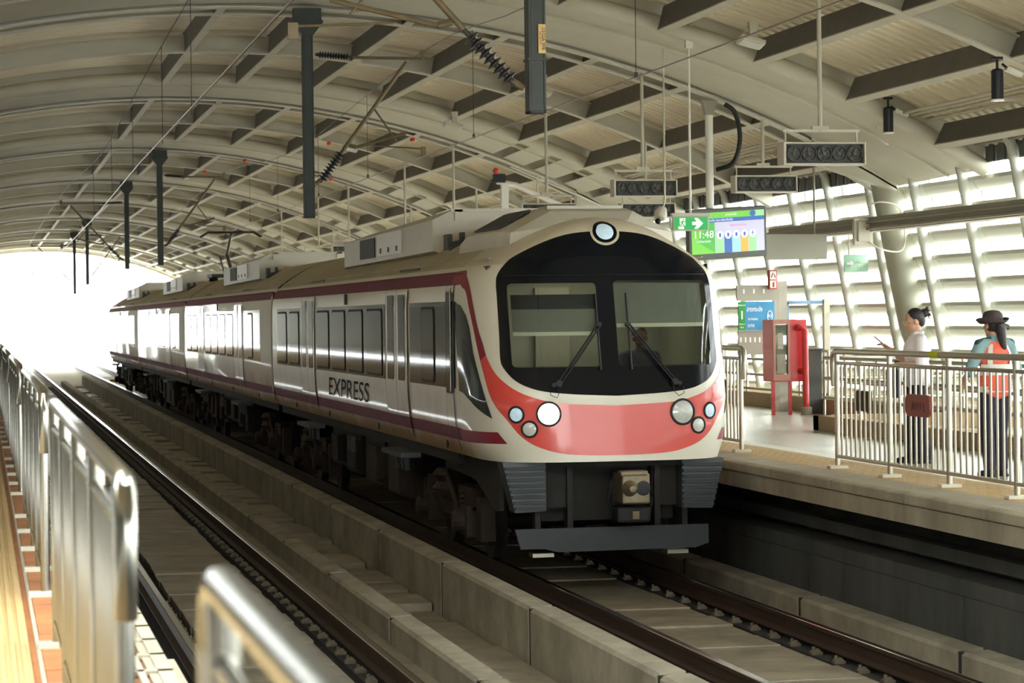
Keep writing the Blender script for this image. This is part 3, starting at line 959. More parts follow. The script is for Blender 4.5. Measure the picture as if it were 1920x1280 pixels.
def car(y1, y2, label, nose=False, extra=None):
    """one coach between y1 and y2"""
    t = thing('train_car', (XC, (y1 + y2) / 2, 0), label, 'train car', 'coupled cars of the train')
    # --- shell
    zr = [z for z in ZS if z <= ROOFZ] + [ROOFZ]
    zt = [ROOFZ] + [z for z in ZS if z > ROOFZ]
    if nose:
        ths = sorted(set([round(-pi / 2 + pi * i / 120, 5) for i in range(121)]))
        def row(z):
            e = lerp(PYF, z) + ND
            l = [Vector((XC - lerp(PW, z), y2 + (e - y2) * k / 10, z)) for k in range(10)]
            m = [Sn(a, z) for a in ths]
            r = [Vector((XC + lerp(PW, z), e + (y2 - e) * k / 10, z)) for k in range(1, 11)]
            return l + m + r
        def hole(q):
            return all(abs(p.x - XC) < 1.13 and 2.20 < p.z < 3.19 and p.y < 27.5 for p in q)
        b = MB(); add_grid(b, [row(z) for z in zr], skip=hole); body = b.build('body_shell', M['side'], t, smooth=True)
        b = MB()
        def ncol(q): return sum(p.y for p in q) / 4 < 28.75
        rows = [row(z) for z in zt]
        add_grid(b, rows, 0, skip=ncol); add_grid(b, rows, 1, skip=lambda q: not ncol(q))
        roof = b.build('roof_shell', [M['roofdirt'], M['cream']], t, smooth=True)
    else:
        def row(z):
            w = lerp(PW, z); h = 0.07 if z > 1 else 0
            return [Vector((XC - w + 0.12, y2, z)), Vector((XC - w + 0.02, y2 - 0.0, z)), Vector((XC - w, y2 - 0.06, z)), Vector((XC - w, y1 + 0.06, z)), Vector((XC - w + 0.02, y1, z)), Vector((XC - w + 0.12, y1, z))]
        def row2(z):
            return [Vector((2 * XC - p.x, p.y, p.z)) for p in row(z)]
        b = MB(); add_grid(b, [row(z) for z in zr]); add_grid(b, [row2(z) for z in zr]); b.build('body_shell', M['side'], t, smooth=True)
        b = MB(); pr = [(-lerp(PW, z), z) for z in zt] + [(lerp(PW, z), z) for z in zt[::-1][1:]]
        add_grid(b, [[Vector((XC + x, y1, z)) for x, z in pr], [Vector((XC + x, y2, z)) for x, z in pr]]); b.build('roof_shell', M['roofdirt'], t, smooth=True)
    b = MB()      # end walls
    pr = [(-lerp(PW, z), z) for z in ZS] + [(lerp(PW, z), z) for z in ZS[::-1]]
    for y in ([y2 - 0.02] if nose else [y1 + 0.02, y2 - 0.02]):
        b.prism([(x * 0.97, z) for x, z in pr], (XC, y - 0.01, 0), (1, 0, 0), (0, 0, 1), (0, 1, 0), 0.02)
    ew = b.build('end_wall', M['cream'], t)
    if not nose:
        for nm, z0, z1 in (('maroon', 3.10, 3.26), ('slate', 1.99, 2.95), ('maroon', 1.42, 1.56)):
            b = MB()
            for s in (-1, 1): b.box(XC + s * 1.16, XC + s * 1.345, y1 - 0.008, y1 + 0.012, z0, z1)
            b.build('end_stripe', M[nm], ew)
        b = MB()
        for s in (-1, 1): b.box(XC + s * 1.16, XC + s * 1.34, y1 - 0.004, y1 + 0.012, 1.3, 1.99)
        b.build('end_panel', M['bench'], ew)
    b = MB()
    pr = [(-1.15, 1.3), (-1.15, 3.3), (-.8, 3.55), (.8, 3.55), (1.15, 3.3), (1.15, 1.3)]
    b.prism(pr, (XC, y2 - 0.02, 0), (1, 0, 0), (0, 0, 1), (0, 1, 0), 0.38)
    if y2 < 100: b.build('gangway_bellows', M['slate'], t)
    ya = lerp(PYF, 2) + ND + 0.05 if nose else y1 + 0.05
    # --- stripes
    for s in (-1, 1):
        b = MB(); side_rect(b, s, 28.15 if nose else y1 + .06, y2 - .06, 3.13, 3.28, 0.004); b.build('upper_stripe', M['maroon'], t)
        b = MB(); side_rect(b, s, 28.15 if nose else y1 + .06, y2 - .06, 1.42, 1.56, 0.004); b.build('lower_stripe', M['maroon'], t)
    # --- windows, doors: measured back from the rear end of the car
    Q = lambda y: y2 - y      # distance from rear
    doors = [(4.35, 6.05), (13.4, 15.1)]
    bands = [(0.75, 4.25, 2), (6.2, 13.25, 4), (15.25, 18.35, 1)]
    for s in (-1, 1):
        for (a, c, nwin) in bands:
            w = MB(); side_rect(w, s, y2 - c, y2 - a, 1.99, 2.95, 0.006)
            band = w.build('window_band', M['slate'], t)
            gap = (c - a) / (nwin if nwin > 1 else 1)
            for k in range(nwin):
                if nwin == 1: q0, q1 = y2 - c + 1.35, y2 - c + 2.2
                elif nwin == 4: q0, q1 = y2 - c + gap * k + 0.22, y2 - c + gap * (k + 1) - 0.22
                else: q0, q1 = y2 - c + gap * k + 0.25, y2 - c + gap * (k + 1) - 0.25
                f = MB(); side_poly(f, s, roundrect(q0 - 0.03, q1 + 0.03, 2.02, 2.90, 0.1), 0.014, 0.01)
                fr = f.build('window_frame', M['under'], band)
                g = MB(); side_poly(g, s, roundrect(q0, q1, 2.05, 2.87, 0.08), 0.018, 0.004)
                g.build('window', M['tinted'], t)
        for (a, c) in doors:
            yd0, yd1 = y2 - c, y2 - a; ym = (yd0 + yd1) / 2
            for (p0, p1) in ((yd0, ym - 0.012), (ym + 0.012, yd1)):
                d = MB(); side_rect(d, s, p0 + 0.01, p1 - 0.01, 1.34, 3.12, 0.016)
                dr = d.build('door', M['side'], t)
                pm = (p0 + p1) / 2
                g = MB(); side_poly(g, s, roundrect(pm - 0.25, pm + 0.25, 2.0, 3.06, 0.04), 0.022, 0.004); g.build('window', M['tinted'], dr)
                ds = MB(); side_rect(ds, s, p0 + 0.01, p1 - 0.01, 1.42, 1.56, 0.020); ds.build('stripe', M['maroon'], dr)
            e = MB()
            for q in (yd0 - 0.01, ym, yd1 + 0.01): side_rect(e, s, q - 0.012, q + 0.012, 1.3, 3.2, 0.017)
            e.build('door_seal', M['rubber'], t)
            h = MB(); h.tube([(XC + s * (lerp(PW, 3.36) + 0.01), ym - 0.75, 3.37), (XC + s * (lerp(PW, 3.36) + 0.01), ym + 0.75, 3.37)], 0.012, 6); h.build('rain_gutter', M['rubber'], t)
            h = MB(); h.box(XC + s * 1.25, XC + s * 1.5, yd0 + 0.05, yd1 - 0.05, 1.06, 1.12); h.build('door_step', M['bluegrey'], t)
        l = MB(); l.box(XC + s * 1.40, XC + s * 1.43, y2 - 9.75, y2 - 9.62, 2.97, 3.12); l.build('indicator_lamp', M['grille'], t)
        jk = MB()
        for q in (3.0, 7.2, 12.2, 17.4): jk.lathe([(0.06, 0), (0.06, 0.008), (0.03, 0.01)], (XC + s * lerp(PW, 1.36), y2 - q, 1.35), (s, 0, 0), 12)
        jk.build('jacking_point', M['under'], t)
    g = MB()
    for s in (-1, 1):
        g.tube([(XC + s * (lerp(PW, 3.40) + 0.004), (27.4 if nose else y1), 3.40), (XC + s * (lerp(PW, 3.40) + 0.004), y2, 3.40)], 0.012, 6)
    g.build('roof_gutter', M['roofdirt'], t)
    # --- underside
    u = MB(); u.box(XC - 1.25, XC + 1.25, (29.0 if nose else y1 + .1), y2 - .1, 1.12, 1.25); u.box(XC - 0.5, XC + 0.5, (27.6 if nose else y1 - .2), y2 + .2, 0.95, 1.12)
    u.build('underframe', M['under'], t)
    random.seed(int(y1 * 10))
    yb1, yb2 = (30.7 if nose else y1 + 3.1), y2 - 3.1
    y = yb1 + 2.5
    while y < yb2 - 2.9:
        L = random.uniform(0.8, 2.0); L = min(L, yb2 - 2.3 - y)
        zb = random.uniform(0.35, 0.6)
        for s in (-1, 1):
            c = MB(); c.box(XC + s * 0.62, XC + s * random.uniform(1.12, 1.24), y, y + L, zb, 1.12)
            c.box(XC + s * 1.12, XC + s * 1.26, y + 0.08, y + L * 0.5, zb + 0.08, 1.02)
            c.build('equipment_box', random.choice((M['under'], M['under'], M['bogie'], M['monitor'] if y > 36 and y < 37 else M['under'])), t, bevel=0.015)
        y += L + random.uniform(0.12, 0.5)
    for q in (4.6, 5.0, 5.5, 9.1, 9.5, 13.6, 14.0, 14.3):
        k = MB(); k.box(XC - 1.32, XC - 1.28, y2 - q - 0.05, y2 - q + 0.05, 0.86, 1.08); k.box(XC - 1.33, XC - 1.32, y2 - q - 0.03, y2 - q + 0.03, 0.93, 1.02); k.build('hanger_plate', M['bluegrey'], t)
    bogie(t, yb1); bogie(t, yb2)
    # --- air conditioning unit on the roof
    ya2, ya1 = y2 - 6.5, (32.1 if nose else y1 + 5.7)
    b = MB()
    sec = [(-0.98, 3.60), (-0.98, 3.99), (-0.72, 4.12), (0.72, 4.12), (0.98, 3.99), (0.98, 3.60), (0.6, 3.5), (-0.6, 3.5)]
    sec2 = [(-0.98, 3.56), (-0.98, 3.93), (-0.60, 4.06), (0.60, 4.06), (0.98, 3.93), (0.98, 3.56), (0.6, 3.5), (-0.6, 3.5)]
    n = len(sec)
    vs = [(XC + x, ya1, z) for x, z in sec] + [(XC + x, ya2, z) for x, z in sec2]
    b.add(vs, [tuple(range(n))[::-1], tuple(range(n, 2 * n))] + [(i, (i + 1) % n, n + (i + 1) % n, n + i) for i in range(n)])
    ac = b.build('air_conditioner', M['offwhite'], t)
    L = ya2 - ya1
    for s in (-1, 1):
        x = XC + s * 0.985
        b = MB(); b.box(x - 0.01, x + 0.01, ya1 + L * 0.60, ya1 + L * 0.78, 3.64, 3.92); b.build('intake_grille', M['grille'], ac)
        b = MB(); b.box(x - 0.012, x + 0.012, ya1 + L * 0.30, ya1 + L * 0.57, 3.64, 3.95); b.build('hatch', M['white'], ac)
        b = MB()
        for q in (0.34, 0.43, 0.52): b.box(x - 0.02, x + 0.02, ya1 + L * q, ya1 + L * q + 0.1, 3.68, 3.75)
        b.build('latch', M['rubber'], ac)
    b = MB(); b.box(XC - 0.7, XC - 0.6, ya1 - 0.03, ya1, 3.98, 4.12); b.box(XC + 0.6, XC + 0.7, ya1 - 0.03, ya1, 3.98, 4.12); b.box(XC - 0.75, XC + 0.75, ya1 - 0.03, ya1, 4.09, 4.13)
    b.build('end_flange', M['offwhite'], ac)
    b = MB(); b.box(XC - 0.46, XC - 0.33, ya1 - 0.05, ya1 - 0.035, 3.73, 3.84); b.build('warning_plate', M['plate'], t)
    b = MB(); b.tube([(XC - 0.8, ya1 - 0.35, 3.66), (XC - 0.4, ya1 - 0.3, 3.74)], 0.05, 10); b.box(XC - 0.86, XC - 0.8, ya1 - 0.4, ya1 - 0.1, 3.6, 3.8); b.box(XC - 0.7, XC - 0.66, ya1 - 0.5, ya1 - 0.3, 3.62, 3.82)
    b.tube([(XC - 0.9, ya1 - 0.7, 3.60), (XC - 0.3, ya1 - 0.7, 3.78)], 0.03, 8); b.build('roof_pipework', M['bluegrey'], t)
    return t

lead = car(27.0, 46.62, 'leading train car with red band and black windscreen, headlamp lit on one side, lettered EXPRESS', nose=True)
second = car(46.98, 67.05, 'second train car, cream with tinted windows, coupled right behind the leading car')
third = car(67.4, 87.3, 'third train car carrying the raised black pantograph, its side bright with reflected sky')
fourth = car(87.65, 107.6, 'last and smallest looking train car, at the bright far end of the train')

# --- painted and glazed front of the leading car
maskL = [(0.0, 3.673), (-0.173, 3.657), (-0.299, 3.619), (-0.444, 3.537), (-0.603, 3.416), (-0.668, 3.329), (-0.711, 3.21), (-0.717, 3.14), (-0.712, 2.941), (-0.712, 2.623), (-0.713, 2.514), (-0.715, 2.32), (-0.695, 2.23), (-0.635, 2.115), (-0.557, 2.038), (-0.452, 1.985), (-0.272, 1.953), (0.0, 1.933)]
cl = catmull(maskL, 4)
mask_poly = cl + mir(cl)[::-1][1:-1]
def tpane(x0, x1, z0, z1, r=0.045):
    pl = []
    for (x, z) in roundrect(x0, x1, z0, z1, r): pl.append((th_of(x, z), z))
    return pl
paneL = tpane(-1.07, -0.15, 2.24, 3.12); paneR = tpane(0.04, 1.09, 2.24, 3.14)
b = MB(); patch(b, mask_poly, [paneL, paneR], 0.006, 0.035); b.build('windscreen_mask', M['black'], lead, smooth=True)
for p in (paneL, paneR):
    b = MB(); patch(b, p, [], 0.004, 0.05); b.build('windscreen_pane', M['glassy'], lead, smooth=True)
b = MB()
b.tube([Sn(th_of(x, 3.2 - 0.03 * 0), 3.2) + Nn(th_of(x, 3.2), 3.2) * 0.012 for x in [-1.08 + 2.18 * i / 30 for i in range(31)]], 0.007, 6)
b.build('mask_groove', M['rubber'], lead)
redU = [(-1.138, 3.21), (-1.023, 3.109), (-0.968, 2.945), (-0.911, 2.664), (-0.869, 2.514), (-0.836, 2.368), (-0.775, 2.206), (-0.698, 2.084), (-0.605, 1.982), (-0.492, 1.908), (-0.373, 1.865), (-0.274, 1.852), (0, 1.833)]
redL = [(-1.125, 3.071), (-1.071, 2.995), (-0.996, 2.744), (-0.946, 2.514), (-0.904, 2.307), (-0.865, 2.137), (-0.828, 1.968), (-0.775, 1.832), (-0.696, 1.70), (-0.615, 1.541), (-0.537, 1.44), (-0.437, 1.372), (-0.334, 1.335), (-0.18, 1.318), (0, 1.314)]
u = catmull([p for p in redU if p[1] < 2.45], 4); l = catmull([p for p in redL if p[1] < 2.45], 4)
b = MB(); patch(b, u + mir(u)[::-1][1:] + mir(l)[1:] + l[::-1][1:], [], 0.004, 0.035); b.build('red_band', M['red'], lead, smooth=True)
for f in (lambda q: q, mir):
    uu = catmull([p for p in redU if p[1] > 2.3], 4); ll = catmull([p for p in redL if p[1] > 2.28], 4)
    top = [(-1.66, 3.13), (-1.66, 3.28), (-1.3, 3.285), (-1.2, 3.27)]
    b = MB(); patch(b, f([(-1.296, 3.13)] + top[:1] + top[1:] + uu + ll[::-1]), [], 0.0045, 0.03); b.build('pillar_stripe', M['crimson'], lead, smooth=True)
    tri = [(-1.112, 2.794), (-1.049, 2.664), (-1.006, 2.399), (-0.92, 2.102), (-0.86, 1.88), (-0.81, 1.702), (-0.948, 1.78), (-1.127, 1.875), (-1.322, 1.948), (-1.45, 1.965), (-1.52, 1.97), (-1.52, 2.95), (-1.42, 2.93), (-1.25, 2.9)]
    b = MB(); patch(b, f(tri), [], 0.004, 0.04); b.build('corner_panel', M['slate'], lead, smooth=True)
    b = MB(); patch(b, f([(-1.62, 1.42), (-1.62, 1.56), (-1.46, 1.55), (-0.769, 1.563), (-0.699, 1.443), (-1.379, 1.42)]), [], 0.004, 0.04); b.build('lower_stripe', M['crimson'], lead, smooth=True)
# cab door lines and side slit window
for s in (-1, 1):
    b = MB(); side_rect(b, s, 28.36, 28.42, 1.3, 3.15, 0.008); side_rect(b, s, 28.86, 28.875, 1.3, 3.2, 0.008); b.build('cab_door_seal', M['rubber'], lead)
    b = MB(); side_poly(b, s, roundrect(28.46, 28.82, 1.93, 3.06, 0.03), 0.012, 0.006); b.build('cab_side_window', M['tinted'], lead)
    b = MB(); b.tube([(XC + s * 1.43, 28.42, 1.95), (XC + s * 1.43, 28.42, 3.1)], 0.012, 8); b.build('cab_handrail', M['chrome'], lead)
# lamps
def lamp(x, z, r, m, name):
    c, p0 = circ(x, z, r); c2, _ = circ(x, z, r * 0.86)
    b = MB(); patch(b, c, [c2], 0.016, 0.03); 
    nrm = Nn(th_of(x, z), z)
    ring = [Sn(a, zz) + Nn(a, zz) * 0.008 for a, zz in circ(x, z, r * 0.95)[0]]
    b.tube(ring + ring[:1], 0.012, 8, cap=False)
    o = b.build(name, M['rubber'], lead, smooth=True)
    b = MB(); patch(b, c2, [], 0.008, 0.03, dome=(p0, r * 0.86, r * 0.16)); b.build('lens', m, o, smooth=True)
lamp(-0.735, 1.755, 0.128, M['lit'], 'headlight'); lamp(0.705, 1.752, 0.138, M['lens'], 'headlight')
lamp(-1.055, 1.75, 0.085, M['led'], 'marker_light'); lamp(1.03, 1.757, 0.085, M['led'], 'marker_light')
lamp(-0.93, 1.598, 0.085, M['lens'], 'tail_light'); lamp(0.885, 1.608, 0.085, M['lens'], 'tail_light')
c, p0 = circ(0, 3.652, 0.158); b = MB(); patch(b, c, [], 0.010, 0.03); b.build('lamp_surround', M['cream'], lead, smooth=True)
c, p0 = circ(0, 3.656, 0.132); b = MB(); patch(b, c, [], 0.014, 0.03); o = b.build('roof_headlight', M['black'], lead, smooth=True)
c, p0 = circ(0, 3.656, 0.095); b = MB(); patch(b, c, [], 0.018, 0.03, dome=(p0, 0.095, 0.03)); b.build('lens', M['led'], o, smooth=True)
# wipers
def on(x, z, e): 
    a = th_of(x, z); return Sn(a, z) + Nn(a, z) * e
for s in (-1, 1):
    px, pz, mx, mz = (0.62 * s, 2.055, 0.155 * s, 2.665)
    b = MB()
    for d in (-0.018, 0.018):
        b.tube([on(px + (mx - px) * i / 8 + d, pz + (mz - pz) * i / 8, 0.06) for i in range(9)], 0.011, 6)
    b.tube([on(px, pz, 0.0), on(px, pz, 0.07)], 0.035, 10); b.tube([on(px + 0.05 * s, pz - 0.01, 0.0), on(px + 0.05 * s, pz - 0.01, 0.05)], 0.025, 10)
    b.tube([on(mx, mz, 0.03), on(mx, mz, 0.075)], 0.028, 8)
    w = b.build('wiper', M['rubber'], lead)
    b = MB(); b.tube([on(mx + 0.012 * s, 2.20 + 0.80 * i / 12, 0.03) for i in range(13)], 0.012, 6); b.build('blade', M['rubber'], w)
    b = MB(); b.tube([on(px - 0.02, 2.03, 0.03), on(px - 0.01, 1.95, 0.05), on(px + 0.03 * s, 1.91, 0.05), on(px + 0.09 * s, 1.94, 0.04), on(px + 0.10 * s, 2.02, 0.02)], 0.004, 5); b.build('hose', M['rubber'], w)
# cab interior
b = MB()
x0, x1, ya, yb, z0, z1 = XC - 1.22, XC + 1.22, 27.35, 29.3, 1.7, 3.32
for q in ([(x0, yb, z0), (x1, yb, z0), (x1, yb, z1), (x0, yb, z1)], [(x0, ya, z1), (x1, ya, z1), (x1, yb, z1), (x0, yb, z1)], [(x0, ya, z0), (x0, yb, z0), (x0, yb, z1), (x0, ya, z1)], [(x1, ya, z0), (x1, yb, z0), (x1, yb, z1), (x1, ya, z1)], [(x0, ya, z0), (x1, ya, z0), (x1, yb, z0), (x0, yb, z0)]):
    b.add(q, [(0, 1, 2, 3)])
cab = b.build('cab_lining', M['cabgrey'], lead)
b = MB(); b.box(XC - 1.15, XC - 0.72, 29.1, 29.28, 1.8, 2.62); b.build('equipment_panel', M['cabpanel'], cab)
b = MB(); b.box(XC - 1.08, XC - 0.9, 29.06, 29.1, 2.5, 2.62); b.box(XC - 1.08, XC - 0.85, 29.05, 29.1, 2.28, 2.4); b.build('panel_controls', M['white'], cab)
b = MB(); b.box(XC - 0.3, XC + 0.1, 29.2, 29.29, 1.75, 3.1); b.build('cab_partition_door', M['blind'], cab)
b = MB(); b.prism([(27.05, 2.14), (27.05, 2.22), (27.5, 2.24), (27.6, 1.8), (27.5, 1.75)], (XC - 1.1, 0, 0), (0, 1, 0), (0, 0, 1), (1, 0, 0), 2.2); b.build('control_desk', M['slate'], cab)
b = MB(); b.tube([(XC + 0.82, 28.9, 1.8), (XC + 0.82, 28.9, 3.0)], 0.018, 8); b.build('handrail', M['yellow'], cab)
def blindp(xa, xb, za, zb, dep, nm, m):
    b = MB(); rows = []
    for z in (za, zb):
        rows.append([Sn(th_of(xa + (xb - xa) * i / 10, z), z) - Nn(th_of(xa + (xb - xa) * i / 10, z), z) * dep for i in range(11)])
    add_grid(b, rows)
    return b.build(nm, m, cab)
blindp(0.06, 1.08, 2.70, 3.13, 0.05, 'sun_blind', M['blind']); blindp(0.06, 1.08, 2.66, 2.70, 0.045, 'blind_bar', M['blindbar'])
blindp(-1.06, -0.16, 2.62, 2.86, 0.05, 'sun_blind', M['blind']); blindp(-1.06, -0.16, 2.58, 2.62, 0.045, 'blind_bar', M['blindbar'])
blindp(-1.07, -0.14, 2.85, 3.02, 0.07, 'blind_box', M['rubber'])
b = MB(); b.box(XC - 0.4, XC + 0.4, 28.3, 28.7, 3.30, 3.315); b.build('cab_fill_panel', mat('cab_fill_glow', (255, 244, 214), 0.5, emit=7.0), cab)  # added glowing panel that brightens the cab, not a real fitting
# hood behind the cab roof
b = MB()
prof = [(27.42, 3.80, 0.36, 3.74, 0.50), (27.62, 3.91, 0.46, 3.68, 0.90), (28.0, 3.955, 0.48, 3.70, 0.97), (29.8, 3.98, 0.48, 3.70, 0.98), (30.2, 3.85, 0.48, 3.62, 0.98)]
vs = []
for y, z, w, zs_, ws in prof:
    zb_ = 3.50 if y > 27.6 else (3.56 if y > 27.5 else 3.72)
    vs += [(XC - ws - 0.02, y, zb_), (XC - ws, y, zs_), (XC - w, y, z), (XC + w, y, z), (XC + ws, y, zs_), (XC + ws + 0.02, y, zb_)]
fs = []
for i in range(len(prof) - 1):
    for j in range(5): fs.append((i * 6 + j, i * 6 + j + 1, i * 6 + j + 7, i * 6 + j + 6))
fs.append((0, 1, 2, 3, 4, 5)); fs.append(tuple(24 + k for k in range(6)))
b.add(vs, fs); hood = b.build('roof_hood', M['offwhite'], lead)
for s in (-1, 1):
    p = Vector((XC + s * 0.73, 28.9, 3.838)); d = Vector((s * 0.5, 0, -0.27)).normalized()
    n = Vector((s * 0.27, 0, 0.5)).normalized()
    R3 = Matrix((d, Vector((0, 1, 0)), n)).transposed()
    b = MB(); b.obox(p + n * 0.012, (0.2, 0.72, 0.012), R3); b.build('hood_grille', M['grille'], hood)
b = MB(); b.box(XC - 0.42, XC + 0.42, 27.95, 28.4, 3.95, 3.985); b.build('hood_plate', M['offwhite'], hood)
# lettering
text('EXPRESS', 0.385, (XC - 1.392, 37.05, 1.75), (0, -1, 0), (0, 0, 1), M['slate'], lead, 'express_lettering', sx=2.95, shear=0.25, extrude=0.0005)
for v in bpy.data.objects['express_lettering'].data.vertices:
    v.co.x = XC - lerp(PW, v.co.z) - 0.008 - wpos(lead).x
# front underside
for s in (-1, 1):
    b = MB()
    poly = [(0.74, 1.25), (1.20, 1.25), (1.07, 0.72), (0.74, 0.73)]
    b.prism([(s * x, z) for x, z in poly], (XC, 26.72, 0), (1, 0, 0), (0, 0, 1), (0, 1, 0), 0.3)
    for k in range(8):
        z = 1.20 - 0.06 * k; xo = 1.20 - 0.245 * (1.25 - z) - 0.01
        b.prism([(0, 0), (-0.06, 0.0), (-0.05, -0.03), (0, -0.035)], (XC + s * 0.745, 26.73, z), (0, 1, 0), (0, 0, 1), (s, 0, 0), xo - 0.745)
    b.build('anti_climber', M['bluegrey'], lead)
b = MB()
b.box(XC - 0.72, XC + 0.72, 27.05, 27.1, 0.6, 1.25); b.box(XC - 0.72, XC - 0.42, 26.9, 27.05, 0.75, 1.22); b.box(XC + 0.45, XC + 0.72, 26.9, 27.05, 0.75, 1.22)
b.box(XC - 0.74, XC + 0.74, 26.75, 27.1, 1.18, 1.25)
b.build('coupler_recess', M['dark'], lead)
b = MB(); b.prism([(-1.06, 0.54), (1.04, 0.545), (1.04, 0.345), (0.9, 0.30), (-0.6, 0.29), (-0.75, 0.33), (-1.0, 0.33)], (XC, 26.78, 0), (1, 0, 0), (0, 0, 1), (0, 1, 0), 0.06)
df = b.build('obstacle_deflector', M['deflector'], lead)
for x in (-0.8, -0.45, 0.5, 0.8):
    b = MB(); b.box(XC + x - 0.03, XC + x + 0.03, 26.85, 27.0, 0.45, 1.2); b.build('deflector_bracket', M['under'], df)
b = MB(); b.box(XC + 0.02, XC + 0.32, 26.45, 26.9, 0.80, 1.12); b.box(XC - 0.0, XC + 0.30, 26.44, 26.6, 1.09, 1.15)
b.tube([(XC + 0.15, 26.8, 0.95), (XC + 0.1, 28.3, 0.95)], 0.12, 12)
cp = b.build('coupler', M['coupler'], lead, bevel=0.02)
b = MB(); b.lathe([(0.085, 0), (0.085, 0.01), (0.045, 0.10), (0.035, 0.14), (0.012, 0.15)], (XC + 0.10, 26.45, 0.965), (0, -1, 0), 20); b.build('coupler_cone', M['coupler'], cp, smooth=True)
b = MB(); b.lathe([(0.078, 0), (0.078, 0.012), (0.062, 0.014), (0.06, -0.001)], (XC + 0.245, 26.45, 0.965), (0, -1, 0), 20); b.lathe([(0.062, -0.001), (0.062, 0.016)], (XC + 0.245, 26.45, 0.965), (0, -1, 0), 20); b.build('coupler_cup', M['rubber'], cp)
b = MB(); b.box(XC - 0.02, XC + 0.34, 26.5, 26.8, 0.60, 0.765); b.build('coupler_electric_box', M['under'], cp, bevel=0.03)
b = MB(); b.box(XC + 0.14, XC + 0.21, 26.49, 26.5, 0.64, 0.72); b.build('coupler_sticker', M['tube'], cp)
b = MB(); b.tube([(XC - 0.05, 26.55, 1.05), (XC - 0.10, 26.6, 0.85), (XC - 0.04, 26.65, 0.7)], 0.02, 8); b.tube([(XC + 0.37, 26.6, 0.86), (XC + 0.36, 26.62, 0.7)], 0.015, 8); b.build('coupler_hose', M['rubber'], cp)
for s in (-1, 1):
    b = MB(); b.prism([(27.05, 1.24), (28.2, 1.24), (30.3, 1.12), (30.3, 1.02), (28.4, 0.98), (27.3, 0.70), (27.05, 0.72)], (XC + s * 1.12, 0, 0), (0, 1, 0), (0, 0, 1), (s, 0, 0), 0.05); b.build('cab_skirt', M['under'], lead)
    b = MB(); b.box(XC + s * 0.62, XC + s * 0.85, 26.9, 27.1, 0.23, 0.27); b.build('guard_plate', M['satin'], lead)
# pantograph on the third car
b = MB(); b.box(XC - 0.55, XC + 0.55, 68.6, 70.0, 3.9, 3.98)
for x in (-0.45, 0.45):
    for y in (68.7, 69.9): b.lathe([(0.05, 0), (0.08, 0.03), (0.05, 0.06), (0.08, 0.09), (0.05, 0.12)], (XC + x, y, 3.8), (0, 0, 1), 10)
pg = b.build('pantograph', M['insul'], third)
b = MB(); b.tube([(XC, 68.7, 3.98), (XC, 70.2, 4.5)], 0.05, 8); b.tube([(XC, 70.2, 4.5), (XC, 69.0, 5.02)], 0.035, 8); b.tube([(XC - 0.2, 68.8, 3.98), (XC - 0.2, 70.1, 4.46)], 0.02, 6); b.build('folding_arm', M['insul'], pg)
b = MB()
for y in (68.85, 69.15): b.tube([(XC - 0.8, y, 4.96), (XC - 0.6, y, 5.08), (XC + 0.6, y, 5.08), (XC + 0.8, y, 4.96)], 0.025, 8)
b.build('contact_head', M['insul'], pg)

# ------------------------------------------------------------------ railings
def fence(x, y_near, y_far, label, group, top=1.22, curl=1, pitch=0.135, post=1.6, m='satin', detail=True, side=1):
    """railing panel along the platform edge, posts counted from its far end (curl=1) or from its near end (curl=-1)"""
    t = thing('platform_railing', (x, (y_near + y_far) / 2, PZ), label, 'railing', group)
    e = y_far if curl > 0 else y_near
    d = -1 if curl > 0 else 1
    zt = PZ + top
    def loop(yy, k):
        """bent end of the top rail; k=+1 bends towards +y"""
        return [(x, yy + 0.10 * k, zt - 0.36), (x, yy + 0.15 * k, zt - 0.12), (x, yy + 0.12 * k, zt - 0.03), (x, yy + 0.04 * k, zt)]
    pts = loop(y_near, -1) + loop(y_far, 1)[::-1]
    b = MB(); b.tube(pts, 0.030, 12); b.build('top_rail', M[m], t, smooth=True)
    b = MB(); b.tube([(x, y_near, zt - 0.12), (x, y_far, zt - 0.12)], 0.02, 10); b.build('mid_rail', M[m], t, smooth=True)
    b = MB(); b.tube([(x, y_near, PZ + 0.13), (x, y_far, PZ + 0.13)], 0.02, 10); b.build('bottom_rail', M[m], t, smooth=True)
    n = int(round((y_far - y_near) / post)); ys = [y_near + (y_far - y_near) * i / n for i in range(n + 1)]
    for yy in ys:
        b = MB(); b.tube([(x, yy, PZ + 0.02), (x, yy, zt - 0.02)], 0.028, 12); b.build('post', M[m], t, smooth=True)
        b = MB(); b.box(x - 0.10, x + 0.10, yy - 0.055, yy + 0.055, PZ, PZ + 0.035); b.build('base_plate', M['offwhite'], t, bevel=0.006)
    nb = 0
    for i in range(n):
        k = int((ys[i + 1] - ys[i]) / pitch)
        for j in range(1, k):
            yy = ys[i] + (ys[i + 1] - ys[i]) * j / k
            b = MB(); b.tube([(x, yy, PZ + 0.13), (x, yy, zt - 0.12)], 0.0135, 8); b.build('baluster', M[m], t, smooth=True); nb += 1
    return t
RX = 8.74
fr = fence(RX, 17.95, 25.95, 'long stainless railing panel in front of the two standing women', 'railings on the platform with people')
fl = fence(RX, 29.45, 37.45, 'stainless railing panel partly hidden by the train front', 'railings on the platform with people')
lefts = [(-2.4, 4.0, 'blurred railing panel nearest the camera, cut by the bottom edge'),
         (6.9, 13.2, 'shiny railing panel with the big curled end, second nearest on the tan striped platform'),
         (15.7, 22.1, 'third railing panel on the tan striped platform, its dark curled end beside the second panel'),
         (25.0, 31.4, 'fourth railing panel along the tan striped platform'),
         (34.3, 40.7, 'fifth railing panel along the tan striped platform'),
         (43.6, 50.0, 'small distant railing panel, last of the row on the tan striped platform')]
